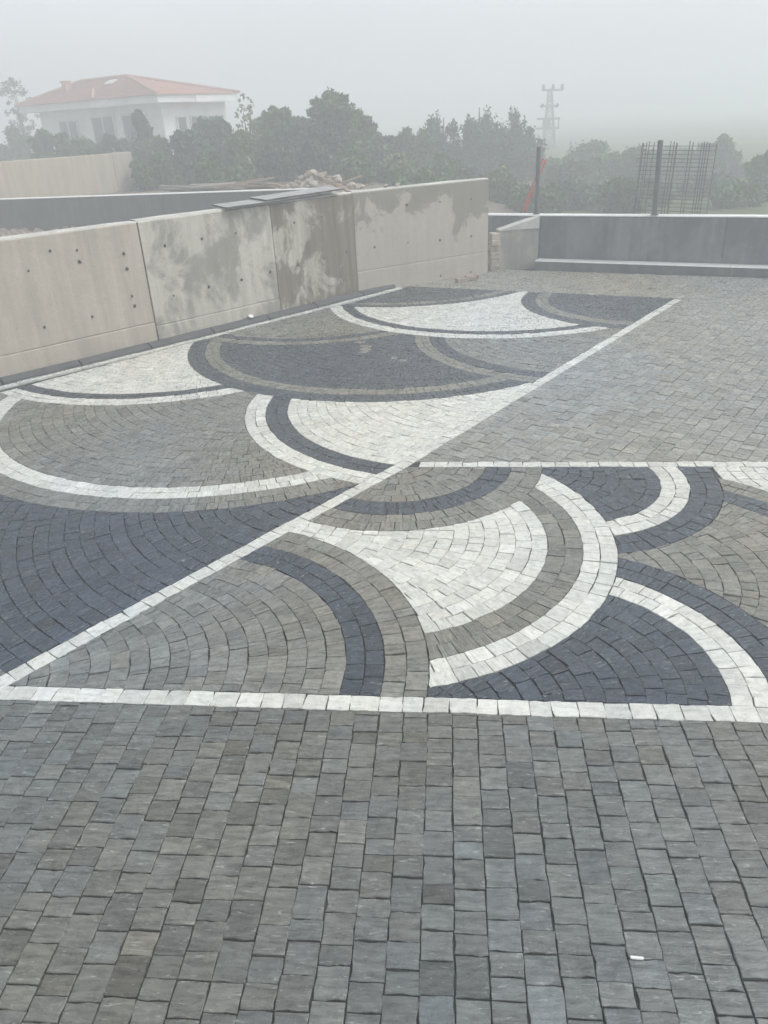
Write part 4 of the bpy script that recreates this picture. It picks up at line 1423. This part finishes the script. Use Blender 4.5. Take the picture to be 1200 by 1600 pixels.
tree(436, 168, 27, 96, 0.7, 'rounded green tree left of the tallest tree', 'broad', 'mid', 1.4, 0.03, 11, group=G1)
tree(525, 146, 27, 118, 0.5, 'tallest dense rounded tree behind the rubble heap', 'broad', 'mid', 2.0, 0.03, 12, group=G1)
tree(498, 196, 25, 86, 0.6, 'green bush in front of the tallest tree', 'broad', 'dark', 1.2, 0.02, 13, 'shrub', G1)
tree(572, 196, 27.5, 70, 0.5, 'dense bush at the right foot of the tallest tree', 'broad', 'mid', 1.1, 0.02, 14, 'shrub', G1)
tree(628, 203, 29, 76, 0.3, 'small rounded tree between the tallest tree and the conifers', 'broad', 'mid', 1.2, 0.02, 15, group=G1)
tree(612, 240, 25, 90, 0.3, 'low bush just above the long wall top', 'broad', 'light', 1.0, 0.02, 16, 'shrub', G1)
tree(690, 164, 31, 84, 0.0, 'conifer with upright shoots left of centre of the conifer group', 'conifer', 'blue', 1.3, 0.05, 17, group=G1)
tree(748, 146, 31.5, 90, 0.0, 'tallest conifer in the middle of the conifer group', 'conifer', 'blue', 1.4, 0.05, 18, group=G1)
tree(806, 164, 32, 84, 0.0, 'conifer with pointed tips beside the pylon', 'conifer', 'blue', 1.3, 0.05, 19, group=G1)
tree(700, 240, 26, 100, 0.0, 'low green bush in front of the conifers', 'broad', 'mid', 1.2, 0.0, 20, 'shrub', G1)
tree(784, 262, 25, 84, -0.09, 'yellowish bush beyond the end of the long wall', 'broad', 'light', 0.9, 0.0, 21, 'shrub', G1)
tree(866, 252, 33, 90, -0.09, 'rounded bush below the pylon', 'broad', 'mid', 1.1, 0.0, 22, 'shrub', G1)
tree(938, 222, 35, 96, -0.09, 'hazy tree left of the rebar cage', 'broad', 'mid', 1.3, 0.0, 23, group=G1)
tree(902, 268, 32, 90, -0.09, 'low hazy bush between the two posts', 'broad', 'dark', 1.0, 0.0, 24, 'shrub', G1)
tree(982, 254, 34, 80, -0.09, 'hazy bush at the left side of the rebar cage', 'broad', 'mid', 1.0, 0.0, 25, 'shrub', G1)
tree(1045, 232, 40, 100, -0.09, 'hazy tree seen through the rebar cage', 'broad', 'mid', 1.2, 0.0, 26, group=G1)
tree(1128, 216, 33, 90, -0.09, 'taller hazy tree right of the rebar cage', 'broad', 'mid', 1.4, 0.0, 27, group=G1)
tree(1160, 258, 33, 70, -0.09, 'hazy bush right of the taller tree', 'broad', 'dark', 1.0, 0.0, 28, 'shrub', G1)
tree(1200, 236, 26, 60, -0.09, 'bush at the right edge of the view', 'broad', 'mid', 1.0, 0.0, 29, 'shrub', G1)
tree(1070, 284, 30, 110, -0.09, 'low bush behind the low end wall and cage', 'broad', 'mid', 1.0, 0.0, 30, 'shrub', G1)

FILL = [(286, 206, 26, 84, 'blue', 'low bush filling the gap under the near house corner'), (352, 196, 28, 80, 'mid', 'bush between the blue green tree and the sparse tree'),
        (402, 186, 28, 70, 'mid', 'bush just right of the sparse tree'), (468, 184, 28.5, 80, 'dark', 'dark tree against the left side of the tallest tree'),
        (556, 172, 28, 84, 'mid', 'shoulder tree right behind the tallest tree'), (592, 214, 28, 76, 'dark', 'bush between the tallest tree and the small rounded tree'),
        (658, 206, 30, 80, 'mid', 'bush left of the first conifer'), (240, 246, 25, 90, 'mid', 'low bush beside the end of the beige wall'),
        (420, 232, 24, 100, 'dark', 'low bush behind the loose brown planks'), (330, 240, 23.8, 96, 'mid', 'low bush behind the grey boards'), (545, 236, 24, 100, 'mid', 'low bush behind the rubble heap'), (660, 262, 23, 110, 'mid', 'low bush behind the dark stained end of the long wall')]
for i, (px, yt, Yf, wp, tn, lb_) in enumerate(FILL):
    tree(px, yt, Yf, wp, 0.4 if px > 640 else 0.7, lb_, 'broad', tn, 1.0, 0.0, 100 + i, 'shrub' if 'tree ' not in lb_ else 'tree', G1)
NEARB = [(848, 290, 'left of the red bars'), (893, 283, 'right of the corner post'), (936, 287, 'midway between the two posts'),
         (978, 280, 'just left of the rebar cage'), (1022, 288, 'behind the second post'), (1112, 278, 'just right of the rebar cage'), (1152, 286, 'toward the right edge'), (1192, 280, 'at the far right edge')]
for i, (px, yt, where) in enumerate(NEARB):
    tree(px, yt, 23.5 + 1.5 * (i % 3), 96 + 12 * (i % 2), -0.09, 'low bush behind the low end wall, ' + where, 'broad', ('mid', 'blue', 'dark')[i % 3], 0.9, 0.0, 60 + i, 'shrub', G1)
for i, (px, yt, where) in enumerate(((905, 246, 'above the gap between the two posts'), (1005, 236, 'rising behind the left side of the cage'), (1088, 240, 'rising behind the right side of the cage'))):
    tree(px, yt, 31 + i, 120, -0.09, 'hazy middle distance tree ' + where, 'broad', 'mid', 1.2, 0.0, 80 + i, 'tree', G1)

# ------------------------------------------------------------------ haze
mh = bpy.data.materials.new('mist')
mh.use_nodes = True
t = mh.node_tree
for n in list(t.nodes): t.nodes.remove(n)
oo = t.nodes.new('ShaderNodeOutputMaterial')
pv = t.nodes.new('ShaderNodeVolumePrincipled')
pv.inputs['Color'].default_value = (0.92, 0.935, 0.95, 1)
pv.inputs['Density'].default_value = 0.0205
pv.inputs['Anisotropy'].default_value = 0.2
t.links.new(pv.outputs[0], oo.inputs['Volume'])
hz = MB().box((0, 142, 4.5), (600, 314, 11.4)).build('haze', mh)
tag(hz, kind='stuff')
